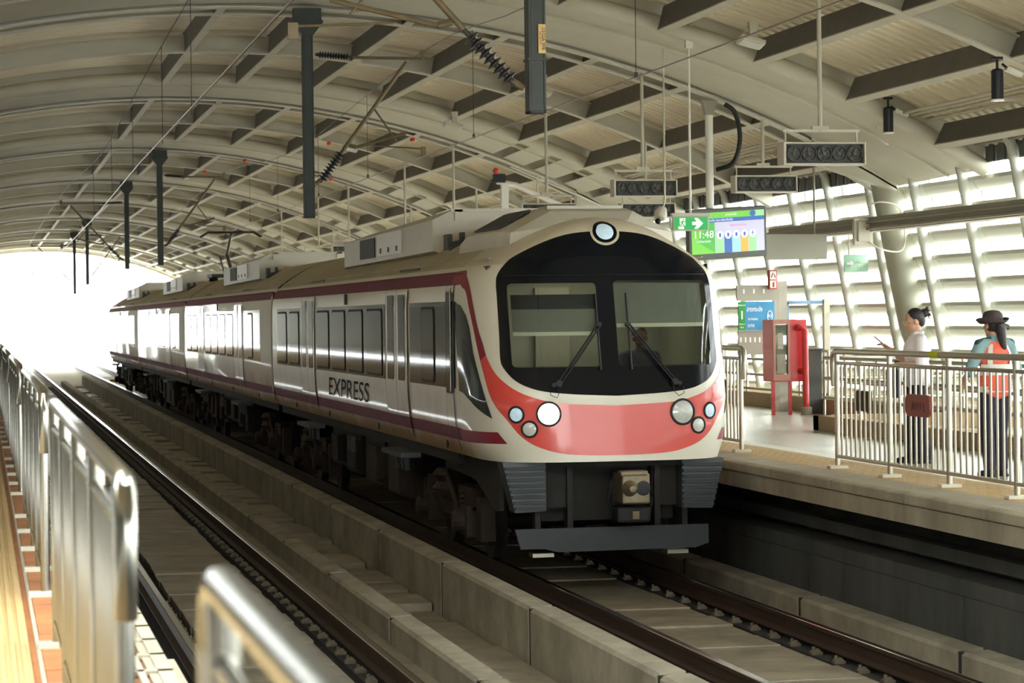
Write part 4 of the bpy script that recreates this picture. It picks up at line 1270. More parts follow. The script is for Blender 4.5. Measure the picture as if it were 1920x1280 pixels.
for a, c, lab in lefts:
    fence(0.36, a, c, lab, 'railings on the striped platform', m='chrome', pitch=0.155, post=1.55)
# second rail of the near panels is a short welded bar: plates on the railings
b = MB(); b.box(RX + 0.02, RX + 0.03, 24.95, 25.4, 1.77, 1.98)
tag(b.build('dark_plate', M['darkplate']), 'small dark plate behind the bars of the long railing, near its curled end', 'plate')
b = MB(); b.box(RX + 0.02, RX + 0.03, 30.1, 30.55, 1.77, 1.98)
tag(b.build('dark_plate', M['darkplate']), 'small dark plate behind the bars of the railing beside the train front', 'plate')
b = MB(); b.prism([(y, z) for y, z in roundrect(23.1, 23.75, 1.78, 1.99, 0.08, 6)], (RX - 0.035, 0, 0), (0, 1, 0), (0, 0, 1), (-1, 0, 0), 0.025)
pq = tag(b.build('railing_plaque', M['plaque']), 'maroon rounded plaque fixed to the bars in front of the woman in white', 'plaque')
b = MB()
for i in range(6):
    y = 23.55 - 0.045 * i
    b.obox((RX - 0.062, y, 1.875 + 0.01 * (i % 2)), (0.002, 0.006, 0.035), Matrix.Rotation(0.3 * (-1) ** i, 3, 'X'))
b.obox((RX - 0.062, 23.24, 1.87), (0.002, 0.008, 0.05), Matrix.Rotation(-0.5, 3, 'X'))
b.build('plaque_symbols', M['plaqueink'], pq)
b = MB(); b.tube([(RX, 22.98, PZ + 1.22), (RX, 23.2, PZ + 1.22)], 0.033, 12)
tag(b.build('tape_wrap', M['tape'], smooth=True), 'strip of yellow-green tape wrapped round the top rail of the long railing', 'tape')

# stair opening with its plinth and railings behind the long railing
b = MB(); b.box(11.3, 11.55, 12, 34.6, PZ, PZ + 0.21); b.box(11.3, 14.3, 34.35, 34.6, PZ, PZ + 0.21)
tag(b.build('stairwell_plinth', M['bench'], bevel=0.01), 'low tan plinth around the stair opening behind the long railing', 'plinth')
b = MB(); b.box(13.28, 14.3, 34.6, YE, PZ, PZ + 0.24)
tag(b.build('wall_plinth', M['bench'], bevel=0.01), kind='structure')
def pipefence(name, pts, label, hs, r=0.025, posts=1.5):
    t = thing(name, (pts[0][0], pts[0][1], PZ + 0.2), label, 'railing', 'pipe railings round the stairs')
    for h in hs:
        b = MB(); b.tube([(x, y, PZ + h) for x, y in pts], r, 8); b.build('rail_tube', M['satin'], t, smooth=True)
    for (xa, ya), (xb, yb) in zip(pts, pts[1:]):
        L = sqrt((xb - xa) ** 2 + (yb - ya) ** 2); n = max(1, int(L / posts))
        for i in range(n + 1):
            x, y = xa + (xb - xa) * i / n, ya + (yb - ya) * i / n
            b = MB(); b.tube([(x, y, PZ + 0.2), (x, y, PZ + max(hs))], 0.022, 8); b.build('post', M['satin'], t, smooth=True)
    return t
pipefence('stair_railing', [(11.42, 13), (11.42, 34.45), (13.45, 34.45)], 'stainless pipe railing standing on the tan stair plinth behind the women', (0.45, 0.72, 1.0))
pipefence('stair_railing', [(13.6, 14), (13.6, 40)], 'stainless pipe railing on the far side of the stair opening below the louvres', (0.5, 0.8, 1.02))
pipefence('wall_railing', [(13.4, 40.2), (13.4, 60)], 'stainless pipe railing along the louvred wall behind the red cabinet', (0.3, 0.55, 0.82, 1.0))
b = MB(); b.box(13.0, 13.26, 40.1, 40.34, PZ, PZ + 1.02)
b.box(12.98, 13.27, 40.08, 40.36, PZ + 1.02, PZ + 1.05)
tag(b.build('ticket_post', M['steeldark'], bevel=0.01), 'dark green-grey square post between the red cabinet and the curled railing end', 'post')

# ------------------------------------------------------------------ red hose cabinet
t = thing('fire_hose_cabinet', (12.64, 40.0, PZ), 'red fire hose cabinet on legs with glazed bronze door and red pipe', 'cabinet')
b = MB(); b.box(12.36, 12.93, 39.86, 40.4, 1.68, 2.67); b.build('cabinet_body', M['cabred'], t, bevel=0.01)
b = MB()
for q in ((12.36, 12.64, 2.60, 2.67), (12.36, 12.64, 1.70, 1.80), (12.36, 12.40, 1.8, 2.6), (12.60, 12.64, 1.8, 2.6)): b.box(q[0], q[1], 39.82, 39.86, q[2], q[3])
dr = b.build('door_frame', M['boxsteel'], t)
b = MB(); b.box(12.40, 12.60, 39.85, 39.857, 1.8, 2.6); b.build('door_glass', M['glassy'], dr)
b = MB(); b.box(12.41, 12.59, 39.858, 39.859, 1.82, 2.58); b.build('cabinet_back', M['hose'], t)
b = MB()
for k in range(7): b.box(12.43 + 0.02 * k, 12.445 + 0.02 * k, 39.846, 39.855, 1.82, 2.12)
b.box(12.44, 12.53, 39.846, 39.855, 2.2, 2.46); b.build('folded_hose', M['hose'], t)
for x in (12.38, 12.66):
    b = MB(); b.box(x - 0.025, x + 0.025, 39.9, 39.95, PZ, 1.68); b.build('leg', M['cabred'], t)
b = MB(); b.tube([(12.78, 39.95, 2.54), (12.78, 39.76, 2.54), (12.86, 39.74, 2.50), (12.87, 39.74, PZ + 0.08)], 0.05, 12); b.tube([(12.78, 39.95, 1.86), (12.86, 39.76, 1.84)], 0.05, 10)
b.build('water_pipe', M['cabred'], t, smooth=True)
b = MB(); b.lathe([(0.09, 0), (0.09, 0.12), (0.07, 0.13)], (12.87, 39.74, PZ), (0, 0, 1), 14); b.build('pipe_foot', M['duct'], t)

# ------------------------------------------------------------------ station signs
t = thing('station_sign', (12.6, 41.2, PZ), 'grey post sign with blue panel and green strip lettered 1 and A3', 'sign')
b = MB(); b.box(12.80, 12.88, 41.2, 41.28, PZ, 3.3); b.box(12.90, 13.05, 41.25, 41.33, PZ, 3.3); b.build('sign_post', M['signgrey'], t)
b = MB(); b.box(12.17, 12.80, 41.19, 41.25, 2.98, 3.24); b.build('line_map_board', M['signgrey'], t)
b = MB(); b.box(12.19, 12.80, 41.19, 41.25, 2.10, 2.49); b.build('direction_board', M['signgrey'], t)
for i in range(7):
    b = MB(); b.prism(roundrect(0, 0.022, 0, 0.085, 0.010, 3), (12.22 + 0.08 * i, 41.187, 2.30), (1, 0, 0), (0, 0, 1), (0, 1, 0), 0.004); b.build('station_mark', M['signwhite'], t)
for i in range(3):
    b = MB(); b.prism(roundrect(0, 0.022, 0, 0.075, 0.010, 3), (12.28 + 0.17 * i, 41.187, 3.10), (1, 0, 0), (0, 0, 1), (0, 1, 0), 0.004); b.build('line_mark', M['signwhite'], t)
b = MB(); b.box(12.19, 12.30, 41.16, 41.22, 2.50, 2.97); gs = b.build('platform_number_panel', M['signgrn'], t)
text('1', 0.20, (12.245, 41.158, 2.74), (1, 0, 0), (0, 0, 1), M['sc_white'], gs)
text('ชานชาลา', 0.035, (12.245, 41.158, 2.91), (1, 0, 0), (0, 0, 1), M['sc_white'], gs)
text('Platform', 0.028, (12.245, 41.158, 2.60), (1, 0, 0), (0, 0, 1), M['sc_white'], gs)
text('站台', 0.03, (12.245, 41.158, 2.545), (1, 0, 0), (0, 0, 1), M['sc_white'], gs)
b = MB(); b.box(12.30, 12.80, 41.16, 41.22, 2.50, 2.97); bs = b.build('station_name_panel', M['signblue'], t)
text('ลาดกระบัง', 0.105, (12.46, 41.158, 2.84), (1, 0, 0), (0, 0, 1), M['sc_white'], bs, sx=0.62)
text('LAT KRABANG', 0.05, (12.43, 41.158, 2.68), (1, 0, 0), (0, 0, 1), M['sc_white'], bs, sx=0.5)
text('拉甲挽', 0.055, (12.40, 41.158, 2.57), (1, 0, 0), (0, 0, 1), M['sc_white'], bs, sx=0.7)
b = MB()
ring = [(12.72 + 0.042 * cos(2 * pi * i / 24), 41.155, 2.73 + 0.085 * sin(2 * pi * i / 24)) for i in range(25)]
b.tube(ring, 0.006, 6, cap=False); b.build('code_ring', M['sc_white'], bs)
text('A3', 0.075, (12.72, 41.157, 2.73), (1, 0, 0), (0, 0, 1), M['sc_white'], bs, sx=0.8)
t = thing('fire_equipment_sign', (12.77, 41.1, 3.17), 'small upright red pictogram sign mounted at the top of the grey sign post', 'sign')
b = MB(); b.box(12.70, 12.83, 41.1, 41.2, 3.17, 3.48); b.build('sign_plate', M['redsign'], t)
b = MB(); b.box(12.715, 12.815, 41.095, 41.1, 3.33, 3.46); b.box(12.715, 12.815, 41.095, 41.1, 3.19, 3.31); pl = b.build('pictogram_panel', M['signwhite'], t)
b = MB(); b.tube([(12.735, 41.09, 3.36), (12.76, 41.09, 3.44), (12.79, 41.09, 3.40), (12.80, 41.09, 3.35)], 0.01, 6); b.box(12.75, 12.785, 41.088, 41.095, 3.20, 3.28); b.tube([(12.767, 41.09, 3.28), (12.80, 41.09, 3.30)], 0.006, 6); b.build('pictogram', M['redsign'], t)
t = thing('notice_frame', (13.6, 42.0, PZ), 'empty blue metal notice frame on posts behind the red cabinet', 'frame')
b = MB(); b.box(13.25, 13.97, 41.98, 42.04, 2.92, 2.98); b.box(13.25, 13.31, 41.98, 42.04, 2.1, 2.95); b.box(13.25, 13.97, 41.98, 42.04, 2.12, 2.16); b.build('frame_bars', mat('frame_blue', (120, 150, 182), 0.5), t)
b = MB(); b.box(13.92, 14.02, 41.96, 42.06, PZ, 3.0); b.box(13.31, 13.35, 42.0, 42.03, PZ, 2.12); b.build('post', M['steel'], t)
t = thing('exit_sign', (9.52, 34.4, 3.90), 'hanging green and white emergency exit sign with running figure and arrow', 'sign')
b = MB(); b.box(9.27, 9.77, 34.38, 34.44, 3.91, 4.11); b.box(9.25, 9.79, 34.36, 34.46, 4.11, 4.155); b.build('sign_case', M['offwhite'], t, bevel=0.004)
b = MB(); b.box(9.285, 9.755, 34.374, 34.38, 3.925, 4.10); gp = b.build('sign_face', M['signgreen'], t)
b = MB(); b.box(9.36, 9.44, 34.371, 34.374, 3.98, 4.085); b.box(9.34, 9.42, 34.371, 34.374, 3.935, 3.97); b.build('doorway_symbol', M['signwhite'], gp)
b = MB()
f = lambda x, z: (x, 34.370, z)
b.tube([f(9.395, 4.015), f(9.405, 4.045)], 0.011, 6); b.ball(f(9.412, 4.066), 0.010, 8)
b.tube([f(9.395, 4.015), f(9.378, 3.99), f(9.35, 3.985)], 0.006, 6); b.tube([f(9.395, 4.012), f(9.42, 3.99), f(9.428, 3.955)], 0.006, 6)
b.tube([f(9.405, 4.045), f(9.378, 4.035), f(9.37, 4.015)], 0.005, 6); b.tube([f(9.405, 4.045), f(9.43, 4.04), f(9.442, 4.03)], 0.005, 6)
b.build('running_figure', M['signgreen'], gp)
b = MB(); b.prism([(9.535, 3.99), (9.60, 3.99), (9.565, 3.94), (9.615, 3.94), (9.69, 4.013), (9.615, 4.086), (9.565, 4.086), (9.60, 4.036), (9.535, 4.036)], (0, 34.374, 0), (1, 0, 0), (0, 0, 1), (0, -1, 0), 0.003); b.build('arrow', M['signwhite'], gp)
b = MB(); b.tube([(9.52, 34.4, 4.15), (9.52, 34.4, 6.5)], 0.017, 8); b.box(9.47, 9.57, 34.35, 34.45, 6.4, 6.72); b.build('hanging_rod', M['white'], t)

# ------------------------------------------------------------------ information monitor
t = thing('information_monitor', (11.15, 38.0, 3.65), 'hanging information screen showing 11:48 in white on green', 'monitor')
rm = Matrix.Rotation(radians(4), 3, 'Y') @ Matrix.Rotation(radians(-6), 3, 'Z')
mc = Vector((11.10, 38.0, 3.99))
MR, MU = (rm @ Vector((1, 0, 0))), (rm @ Vector((0, 0, 1)))
MR = Vector((0.985, 0.13, 0.06)).normalized(); MN = Vector((0.13, -0.985, -0.10)).normalized(); MU = MN.cross(MR).normalized() * 1.0
if MU.z < 0: MU = -MU
MN = MR.cross(MU)
def mpt(x, z, e=0.0): return mc + MR * x + MU * z + MN * e
def mrect(b, x0, x1, z0, z1, e, mi=0):
    b.add([mpt(x0, z0, e), mpt(x1, z0, e), mpt(x1, z1, e), mpt(x0, z1, e)], [(0, 1, 2, 3)], mi)
R3 = Matrix((MR, MN, MU)).transposed()
b = MB(); b.obox(mc - MN * 0.07, (0.64, 0.07, 0.38), R3); b.build('case', M['monitor'], t, bevel=0.01)
b = MB(); mrect(b, -.60, .60, -.29, .33, 0.004); scr = b.build('screen', M['sc_lilac'], t)
def sr(nm, m, x0, x1, z0, z1, e=0.008):
    b = MB(); mrect(b, x0, x1, z0, z1, e); return b.build(nm, M[m], scr)
sr('clock_panel', 'sc_green', -.60, -.22, -.29, .18); sr('banner', 'sc_green', -.60, .60, .24, .33); sr('headline_strip', 'sc_blue', -.60, .60, .18, .24)
b = MB(); b.add([mpt(-.52, -.10, .009), mpt(-.22, -.28, .009), mpt(-.22, .18, .009), mpt(-.3, .18, .009)], [(0, 1, 2, 3)]); b.build('clock_panel_shade', M['sc_dkgreen'], scr)
sr('banner_emblem_field', 'sc_mint', .45, .60, .24, .33, .010)
b = MB(); b.add([mpt(.41 + .05 * cos(a), .285 + .045 * sin(a), .011) for a in [2 * pi * i / 20 for i in range(20)]], [tuple(range(20))]); b.build('banner_emblem', M['sc_blue'], scr)
for i, (m1, ) in enumerate([('sc_mint',), ('sc_blue',), ('sc_cyan',), ('sc_orange',), ('sc_mint',)]):
    x = -.20 + 0.135 * i
    sr('route_column', m1, x, x + .125, -.29, -.02)
    b = MB(); b.add([mpt(x + .0625 + .055 * cos(a), -.02 + .06 * sin(a), .012) for a in [2 * pi * k / 24 for k in range(24)]], [tuple(range(24))]); b.build('route_disc', M['sc_white'], scr)
    b = MB()
    if i < 4:
        mrect(b, x + .045, x + .08, -.04, .01, .014); mrect(b, x + .05, x + .06, -.055, -.04, .014); mrect(b, x + .065, x + .075, -.055, -.04, .014)
    else:
        b.add([mpt(x + .0625, .03, .014), mpt(x + .055, .02, .014), mpt(x + .0575, -.055, .014), mpt(x + .0675, -.055, .014), mpt(x + .07, .02, .014)], [(0, 1, 2, 3, 4)])
        b.add([mpt(x + .02, -.025, .014), mpt(x + .0625, .005, .014), mpt(x + .105, -.025, .014), mpt(x + .0625, -.01, .014)], [(0, 1, 2, 3)])
    b.build('route_symbol', M['sc_blue'], scr)
text('11:48', 0.155, mpt(-.41, 0.0, .016), MR, MU, M['sc_white'], scr)
text('ไม่มีขบวนรถ', 0.05, mpt(-.41, -.10, .016), MR, MU, M['sc_white'], scr)
text('เพื่อความปลอดภัย กรุณายืนหลังเส้น', 0.042, mpt(-.22, .21, .016), MR, MU, M['sc_white'], scr)
text('สถานี', 0.045, mpt(-.45, .285, .016), MR, MU, M['sc_white'], scr); text('ลาดกระบัง', 0.045, mpt(.05, .285, .016), MR, MU, M['sc_white'], scr)
text('เส้นทางเดินรถ', 0.05, mpt(.17, .12, .016), MR, MU, M['sc_pink'], scr)
b = MB(); b.tube([(10.85, 38.1, 4.3), (10.85, 38.1, 5.9)], 0.06, 14); b.build('drop_tube', M['white'], t, smooth=True)
b = MB(); b.prism([(-0.12, 0), (0.12, 0), (0.06, -0.22), (-0.06, -0.22)], (10.85, 38.04, 6.0), (1, 0, 0), (0, 0, 1), (0, 1, 0), 0.12); b.build('ceiling_bracket', M['duct'], t)
t = thing('blank_board', (12.7, 39.6, 3.62), 'plain grey rectangular board hanging beside the information screen', 'board')
b = MB(); b.box(12.18, 13.20, 39.6, 39.66, 3.62, 4.02); b.build('board_face', M['signgrey'], t)
b = MB(); b.tube([(13.0, 39.63, 4.02), (13.0, 39.63, 5.1)], 0.02, 8); b.build('hanging_rod', M['duct'], t)
t = thing('direction_sign', (14.2, 41.8, 3.38), 'faded green exit direction sign hanging in front of the louvres', 'sign')
b = MB(); b.prism(roundrect(0, 0.40, 0, 0.28, 0.03), (13.62, 40.0, 3.42), (1, 0, 0), (0, 0, 1), (0, 1, 0), 0.03); sp = b.build('sign_plate', mat('faded_green', (142, 178, 156), 0.6), t)
b = MB(); b.prism([(0.04, 0.12), (0.10, 0.12), (0.10, 0.08), (0.16, 0.14), (0.10, 0.20), (0.10, 0.16), (0.04, 0.16)], (13.62, 39.998, 3.42), (1, 0, 0), (0, 0, 1), (0, -1, 0), 0.002); b.build('arrow', M['silver'], sp)
text('ทางออก', 0.06, (13.89, 39.997, 3.58), (1, 0, 0), (0, 0, 1), M['silver'], sp); text('Exit', 0.06, (13.89, 39.997, 3.50), (1, 0, 0), (0, 0, 1), M['silver'], sp)
b = MB(); b.tube([(13.7, 40.01, 3.69), (13.7, 40.01, 4.1)], 0.01, 6); b.build('hanging_rod', M['duct'], t)
t = thing('security_camera', (9.5, 36.0, 4.1), 'white round security camera hanging beside the exit sign', 'camera')
b = MB(); b.lathe([(0.03, 0), (0.085, 0.03), (0.095, 0.1), (0.06, 0.2), (0.02, 0.22)], (9.48, 35.95, 4.12), (0.35, 0.3, 0.75), 16); b.build('housing', M['offwhite'], t, smooth=True)
b = MB(); b.ball((9.46, 35.92, 4.10), 0.045, 10); b.build('lens', M['rubber'], t, smooth=True)
b = MB(); b.tube([(9.55, 36.0, 4.25), (9.6, 36.05, 4.4), (9.6, 36.05, 6.56)], 0.015, 8); b.build('hanging_rod', M['offwhite'], t)

# ------------------------------------------------------------------ hanging five-fan boxes
index_children()
def fanbox(x, y, z, label):
    t = thing('hanging_fan_box', (x, y, z), label, 'fan', 'hanging boxes of five fans')
    w, h = 0.465, 0.11
    b = MB()
    b.box(x - w, x + w, y - 0.12, y + 0.12, z + h, z + h + 0.02); b.box(x - w, x + w, y - 0.12, y + 0.12, z - h - 0.02, z - h)
    b.box(x - w - 0.03, x - w, y - 0.13, y + 0.12, z - h - 0.02, z + h + 0.02); b.box(x + w, x + w + 0.02, y - 0.13, y + 0.12, z - h - 0.02, z + h + 0.02)
    b.box(x - w, x + w, y + 0.10, y + 0.12, z - h, z + h)
    b.build('case', M['offwhite'], t, bevel=0.004)
    b = MB(); b.box(x - w, x + w, y - 0.06, y - 0.05, z - h, z + h); b.build('front_plate', M['fanplate'], t)
    for k in range(5):
        xx = x + (k - 2) * 0.18
        b = MB(); b.lathe([(0.085, 0), (0.088, 0.05), (0.08, 0.05), (0.078, 0.01)], (xx, y - 0.06, z), (0, -1, 0), 20)
        fr = b.build('fan', M['steeldark'], t, smooth=True)
        b = MB(); b.lathe([(0.025, 0), (0.02, 0.03)], (xx, y - 0.065, z), (0, -1, 0), 10)
        for q in range(5):
            a = 2 * pi * q / 5 + 0.3 * k
            b.obox((xx + 0.045 * cos(a), y - 0.08, z + 0.045 * sin(a)), (0.03, 0.002, 0.018), Matrix.Rotation(-a, 3, 'Y') @ Matrix.Rotation(0.5, 3, 'X'))
        b.build('blades', M['fanblade'], fr)
    b = MB(); b.box(x - w, x + w - 0.02, y - 0.02, y + 0.02, z + h + 0.14, z + h + 0.17); b.tube([(x - w + 0.03, y, z + h), (x - w + 0.03, y, z + h + 0.15)], 0.012, 6); b.tube([(x + w - 0.05, y, z + h), (x + w - 0.05, y, z + h + 0.15)], 0.012, 6)
    b.build('hanger_frame', M['offwhite'], t)
    zr = soffit(x) + 0.02
    b = MB(); b.tube([(x - 0.02, y, z + h + 0.15), (x - 0.02, y, zr)], 0.026, 10); b.box(x - 0.12, x + 0.08, y - 0.03, y + 0.03, z + h + 0.17, z + h + 0.21)
    b.build('hanging_rod', M['steel'], t)
fanbox(9.45, 28.5, 4.585, 'largest hanging five-fan box, near the top of the big leaning column')
fanbox(9.80, 38.0, 4.67, 'hanging five-fan box directly above the green exit sign')
fanbox(11.68, 38.0, 4.73, 'hanging five-fan box just above the information screen')
fanbox(9.72, 44.4, 4.60, 'hanging five-fan box low behind the train roof, below the one over the exit sign')
farlab = 'small distant hanging five-fan box on a thin rod above the train roof'
for k, (x, y) in enumerate([(11.5, 44.4), (9.8, 53.9), (11.6, 53.9), (9.8, 60.3), (11.5, 60.3), (9.8, 69.8), (9.8, 76.2), (11.5, 69.8), (9.8, 85.7), (11.5, 85.7)]):
    fanbox(x, y, 4.6, farlab)

# ------------------------------------------------------------------ loudspeakers, floodlights, caps
def speaker(x, y, z, label):
    t = thing('hanging_loudspeaker', (x, y, z), label, 'loudspeaker', 'loudspeakers under the purlin')
    b = MB(); b.lathe([(0.055, 0), (0.07, 0.01), (0.07, 0.33), (0.05, 0.35), (0.01, 0.36)], (x, y, z), (0, 0, 1), 18); b.build('body', M['speaker'], t, smooth=True)
    b = MB(); b.lathe([(0.075, -0.012), (0.075, 0.008)], (x, y, z), (0, 0, 1), 18); b.build('trim_ring', M['white'], t)
    b = MB(); b.box(x - 0.012, x + 0.012, y - 0.012, y + 0.012, z + 0.35, z + 0.48); b.box(x - 0.06, x + 0.06, y - 0.03, y + 0.03, z + 0.46, z + 0.49); b.build('bracket', M['rubber'], t)
speaker(11.38, 28.0, 5.17, 'black cylindrical loudspeaker cropped near the top right corner')
speaker(12.30, 34.2, 5.24, 'black cylindrical loudspeaker beside the top of the big column')
def spot(x, y, z, label):
    t = thing('small_floodlight', (x, y, z), label, 'lamp', 'small spot lamps')
    b = MB(); b.obox((x, y, z), (0.10, 0.05, 0.025), Matrix.Rotation(0.4, 3, 'Y')); b.build('lamp_head', M['white'], t)
    b = MB(); b.tube([(x - 0.05, y, z + 0.02), (x - 0.14, y, z + 0.09)], 0.015, 6); b.build('bracket', M['rubber'], t)
spot(11.62, 28.1, 5.50, 'small white lamp beside the top right loudspeaker')
spot(12.52, 34.3, 5.52, 'small white lamp beside the loudspeaker at the big column')
def flood(x, y, z, label):
    t = thing('ceiling_floodlight', (x, y, z), label, 'lamp', 'floodlights on the purlins')
    b = MB(); b.obox((x, y, z), (0.17, 0.12, 0.03), Matrix.Rotation(0.25, 3, 'Y') @ Matrix.Rotation(-0.25, 3, 'X')); b.build('lamp_head', M['offwhite'], t, bevel=0.01)
    b = MB(); b.obox((x - 0.005, y - 0.005, z - 0.034), (0.14, 0.10, 0.006), Matrix.Rotation(0.25, 3, 'Y') @ Matrix.Rotation(-0.25, 3, 'X')); b.build('lamp_glass', M['lens'], t)
    b = MB(); b.box(x - 0.02, x + 0.08, y - 0.04, y + 0.04, z + 0.03, z + 0.2); b.tube([(x - 0.06, y, z + 0.03), (x - 0.09, y, z + 0.14), (x - 0.02, y, z + 0.24)], 0.008, 6); b.box(x - 0.03, x + 0.09, y - 0.05, y + 0.05, z + 0.18, z + 0.26)
    b.build('bracket', M['steel'], t)
flood(9.86, 32.6, 6.30, 'white floodlight under the sheeting at the top, right of the cropped post')
flood(8.80, 40.6, 6.35, 'white floodlight just right of the lower end of the cropped post')
flood(8.60, 47.4, 6.30, 'white floodlight left of the lower end of the cropped post')
flood(7.9, 56, 6.45, 'small white floodlight behind the steady arm over the train front')
for i, (x, y, lab) in enumerate([(9.1, 55.0, 'red alarm bell under the arch above the second car roof'), (8.0, 60.2, 'red alarm bell on the arch left of the steady arm'),
                            (7.0, 69.7, 'red alarm bell on an arch just right of the tall post foot'), (9.3, 69.7, 'red alarm bell above the rear of the leading car roof'), (6.5, 76.3, 'red alarm bell on an arch left of the tall post')]):
    b = MB(); z = soffit(x); b.lathe([(0.03, 0.0), (0.055, -0.015), (0.055, -0.06), (0.03, -0.08)], (x, y, z), (0, 0, 1), 14)
    tag(b.build('alarm_bell', M['redlamp'], smooth=True), lab, 'bell', 'alarm bells on the arches')
t = thing('camera_mast', (9.6, 47.6, PZ), 'white steel mast with a sloping arm and red lamp above the train roof', 'mast')
b = MB(); b.box(9.53, 9.67, 47.55, 47.65, PZ, 5.25); b.build('mast', M['white'], t)
b = MB(); b.tube([(9.45, 47.6, 5.28), (9.8, 47.6, 5.22), (11.3, 47.6, 4.55)], 0.05, 8); b.build('sloping_arm', M['white'], t)
b = MB(); b.tube([(9.7, 47.5, 5.55), (11.6, 47.5, 4.75)], 0.015, 6); b.build('stay_rod', M['white'], t)
b = MB(); b.ball((9.42, 47.5, 5.47), 0.06, 12); b.build('red_lamp', M['redlamp'], t, smooth=True)
b = MB(); b.box(9.38, 9.6, 47.5, 47.62, 5.26, 5.42); b.build('camera_head', M['rubber'], t)
b = MB(); b.tube(catmull([(11.0, 37.75, 5.92), (11.16, 37.75, 5.78), (11.23, 37.75, 5.4), (11.14, 37.8, 5.05), (10.93, 37.98, 4.95)], 6), 0.035, 10)
tag(b.build('bent_cable', M['rubber'], smooth=True), 'thick black cable looping down beside the white drop tube of the screen', 'cable')
b = MB(); pts = catmull([(x, 35.8, soffit(x) + 0.078) for x in (8.6, 9.5, 10.5, 11.5, 12.3, 12.7)] + [(12.9, 35.9, 5.2), (13.0, 36.1, 5.32)], 4); b.tube(pts, 0.018, 8)
tag(b.build('girder_conduit', M['offwhite'], smooth=True), 'thin pale conduit clipped along the underside of the large near arch', 'pipe')
b = MB(); b.tube([(14.0, 37.95, 5.0), (14.25, 37.95, 3.6), (14.5, 37.95, 2.2)], 0.02, 8); b.box(13.86, 14.02, 37.9, 37.98, 4.72, 4.92)
tag(b.build('column_conduit', M['offwhite']), 'pale conduit with a small white box running down the big leaning column', 'pipe')
b = MB(); b.tube(catmull([(13.3, 37.9, 4.4), (13.5, 37.85, 4.45), (13.80, 37.9, 4.35), (13.9, 37.95, 3.95), (13.8, 37.9, 3.7), (13.4, 37.8, 3.75), (13.2, 37.9, 3.95)], 5), 0.014, 6)
tag(b.build('looped_cable', M['offwhite'], smooth=True), 'thin cable looped around the middle of the big leaning column', 'cable')
b = MB(); b.box(13.05, 13.35, 37.85, 37.95, 3.80, 4.2); b.box(13.1, 13.3, 37.8, 37.85, 3.85, 4.15)
tag(b.build('junction_box', M['offwhite'], bevel=0.01), 'grey junction box at the end of the cable duct beside the big column', 'box')

# ------------------------------------------------------------------ beyond the station
for i, (x, y, h) in enumerate([(-0.5, 300, 9), (3.5, 330, 8), (9.5, 360, 8), (14.5, 280, 9)]):
    t = thing('lineside_mast', (x, y, -0.3), 'thin pale mast standing far off in the bright haze beyond the station', 'mast', 'masts beyond the station')
    b = MB(); b.tube([(x, y, -0.3), (x, y, h)], 0.13, 8); b.build('mast_shaft', M['mast'], t)
    b = MB(); b.tube([(x, y, h - 1), (x + 2.5, y, h - 0.6)], 0.06, 6); b.build('mast_arm', M['mast'], t)
t = thing('pale_building', (22, 390, -8), 'pale low building in the haze beyond the last train car', 'building')
b = MB(); b.box(16, 30, 390, 400, -8, 6); b.build('building_wall', M['mast'], t)
b = MB(); b.box(15.7, 30.3, 389.7, 400.3, 6, 6.6); b.build('building_roof', M['duct'], t)
for i, (x, y) in enumerate([(2.4, 126), (6.4, 128)]):
    b = MB(); b.box(x - 0.25, x + 0.25, y, y + 0.5, -0.2, -0.06)
    tag(b.build('track_marker', M['yellow']), ['yellow marker between the rails of the empty track near the station end', 'yellow marker between the rails just left of the last car'][i], 'marker', 'track markers')

# bright morning haze hanging over the viaduct at the open end
hz = bpy.data.materials.new('haze_air'); hz.use_nodes = True
nt = hz.node_tree; nt.nodes.clear()
o_ = nt.nodes.new('ShaderNodeOutputMaterial'); vs_ = nt.nodes.new('ShaderNodeVolumeScatter')
vs_.inputs['Color'].default_value = (1, 1, 1, 1); vs_.inputs['Density'].default_value = 0.008; vs_.inputs['Anisotropy'].default_value = 0.3
nt.links.new(vs_.outputs[0], o_.inputs['Volume'])
b = MB(); b.box(-40, 40, 168.5, 460, -12, 30)
tag(b.build('bright_haze', hz), 'bright haze over the tracks beyond the open end of the station', 'haze', kind='stuff')

# ------------------------------------------------------------------ people
def cap(b, p, q, r0, r1, n=14):
    """tapered capsule"""
    p, q = Vector(p), Vector(q); d = q - p; L = max(d.length, 1e-4); prof = []
    for i in range(6): a = pi / 2 * i / 5; prof.append((r0 * sin(a), -r0 * cos(a)))
    for i in range(6): a = pi / 2 * i / 5; prof.append((r1 * cos(a), L + r1 * sin(a)))
    b.lathe(prof, p, d, n)
def fuse(b, name, m, parent, vox, smooth=4, label=None):
    o = b.build(name, m, parent)
    md = o.modifiers.new('remesh', 'REMESH'); md.mode = 'VOXEL'; md.voxel_size = vox
    ms = o.modifiers.new('smooth', 'SMOOTH'); ms.iterations = smooth; ms.factor = 0.5
    bpy.context.view_layer.update()
    me = bpy.data.meshes.new_from_object(o.evaluated_get(bpy.context.evaluated_depsgraph_get()))
    o.modifiers.clear(); old = o.data; o.data = me; bpy.data.meshes.remove(old)
    me.polygons.foreach_set('use_smooth', [True] * len(me.polygons))
    if not me.materials: me.materials.append(m)
    if label: o['label'] = label
    return o
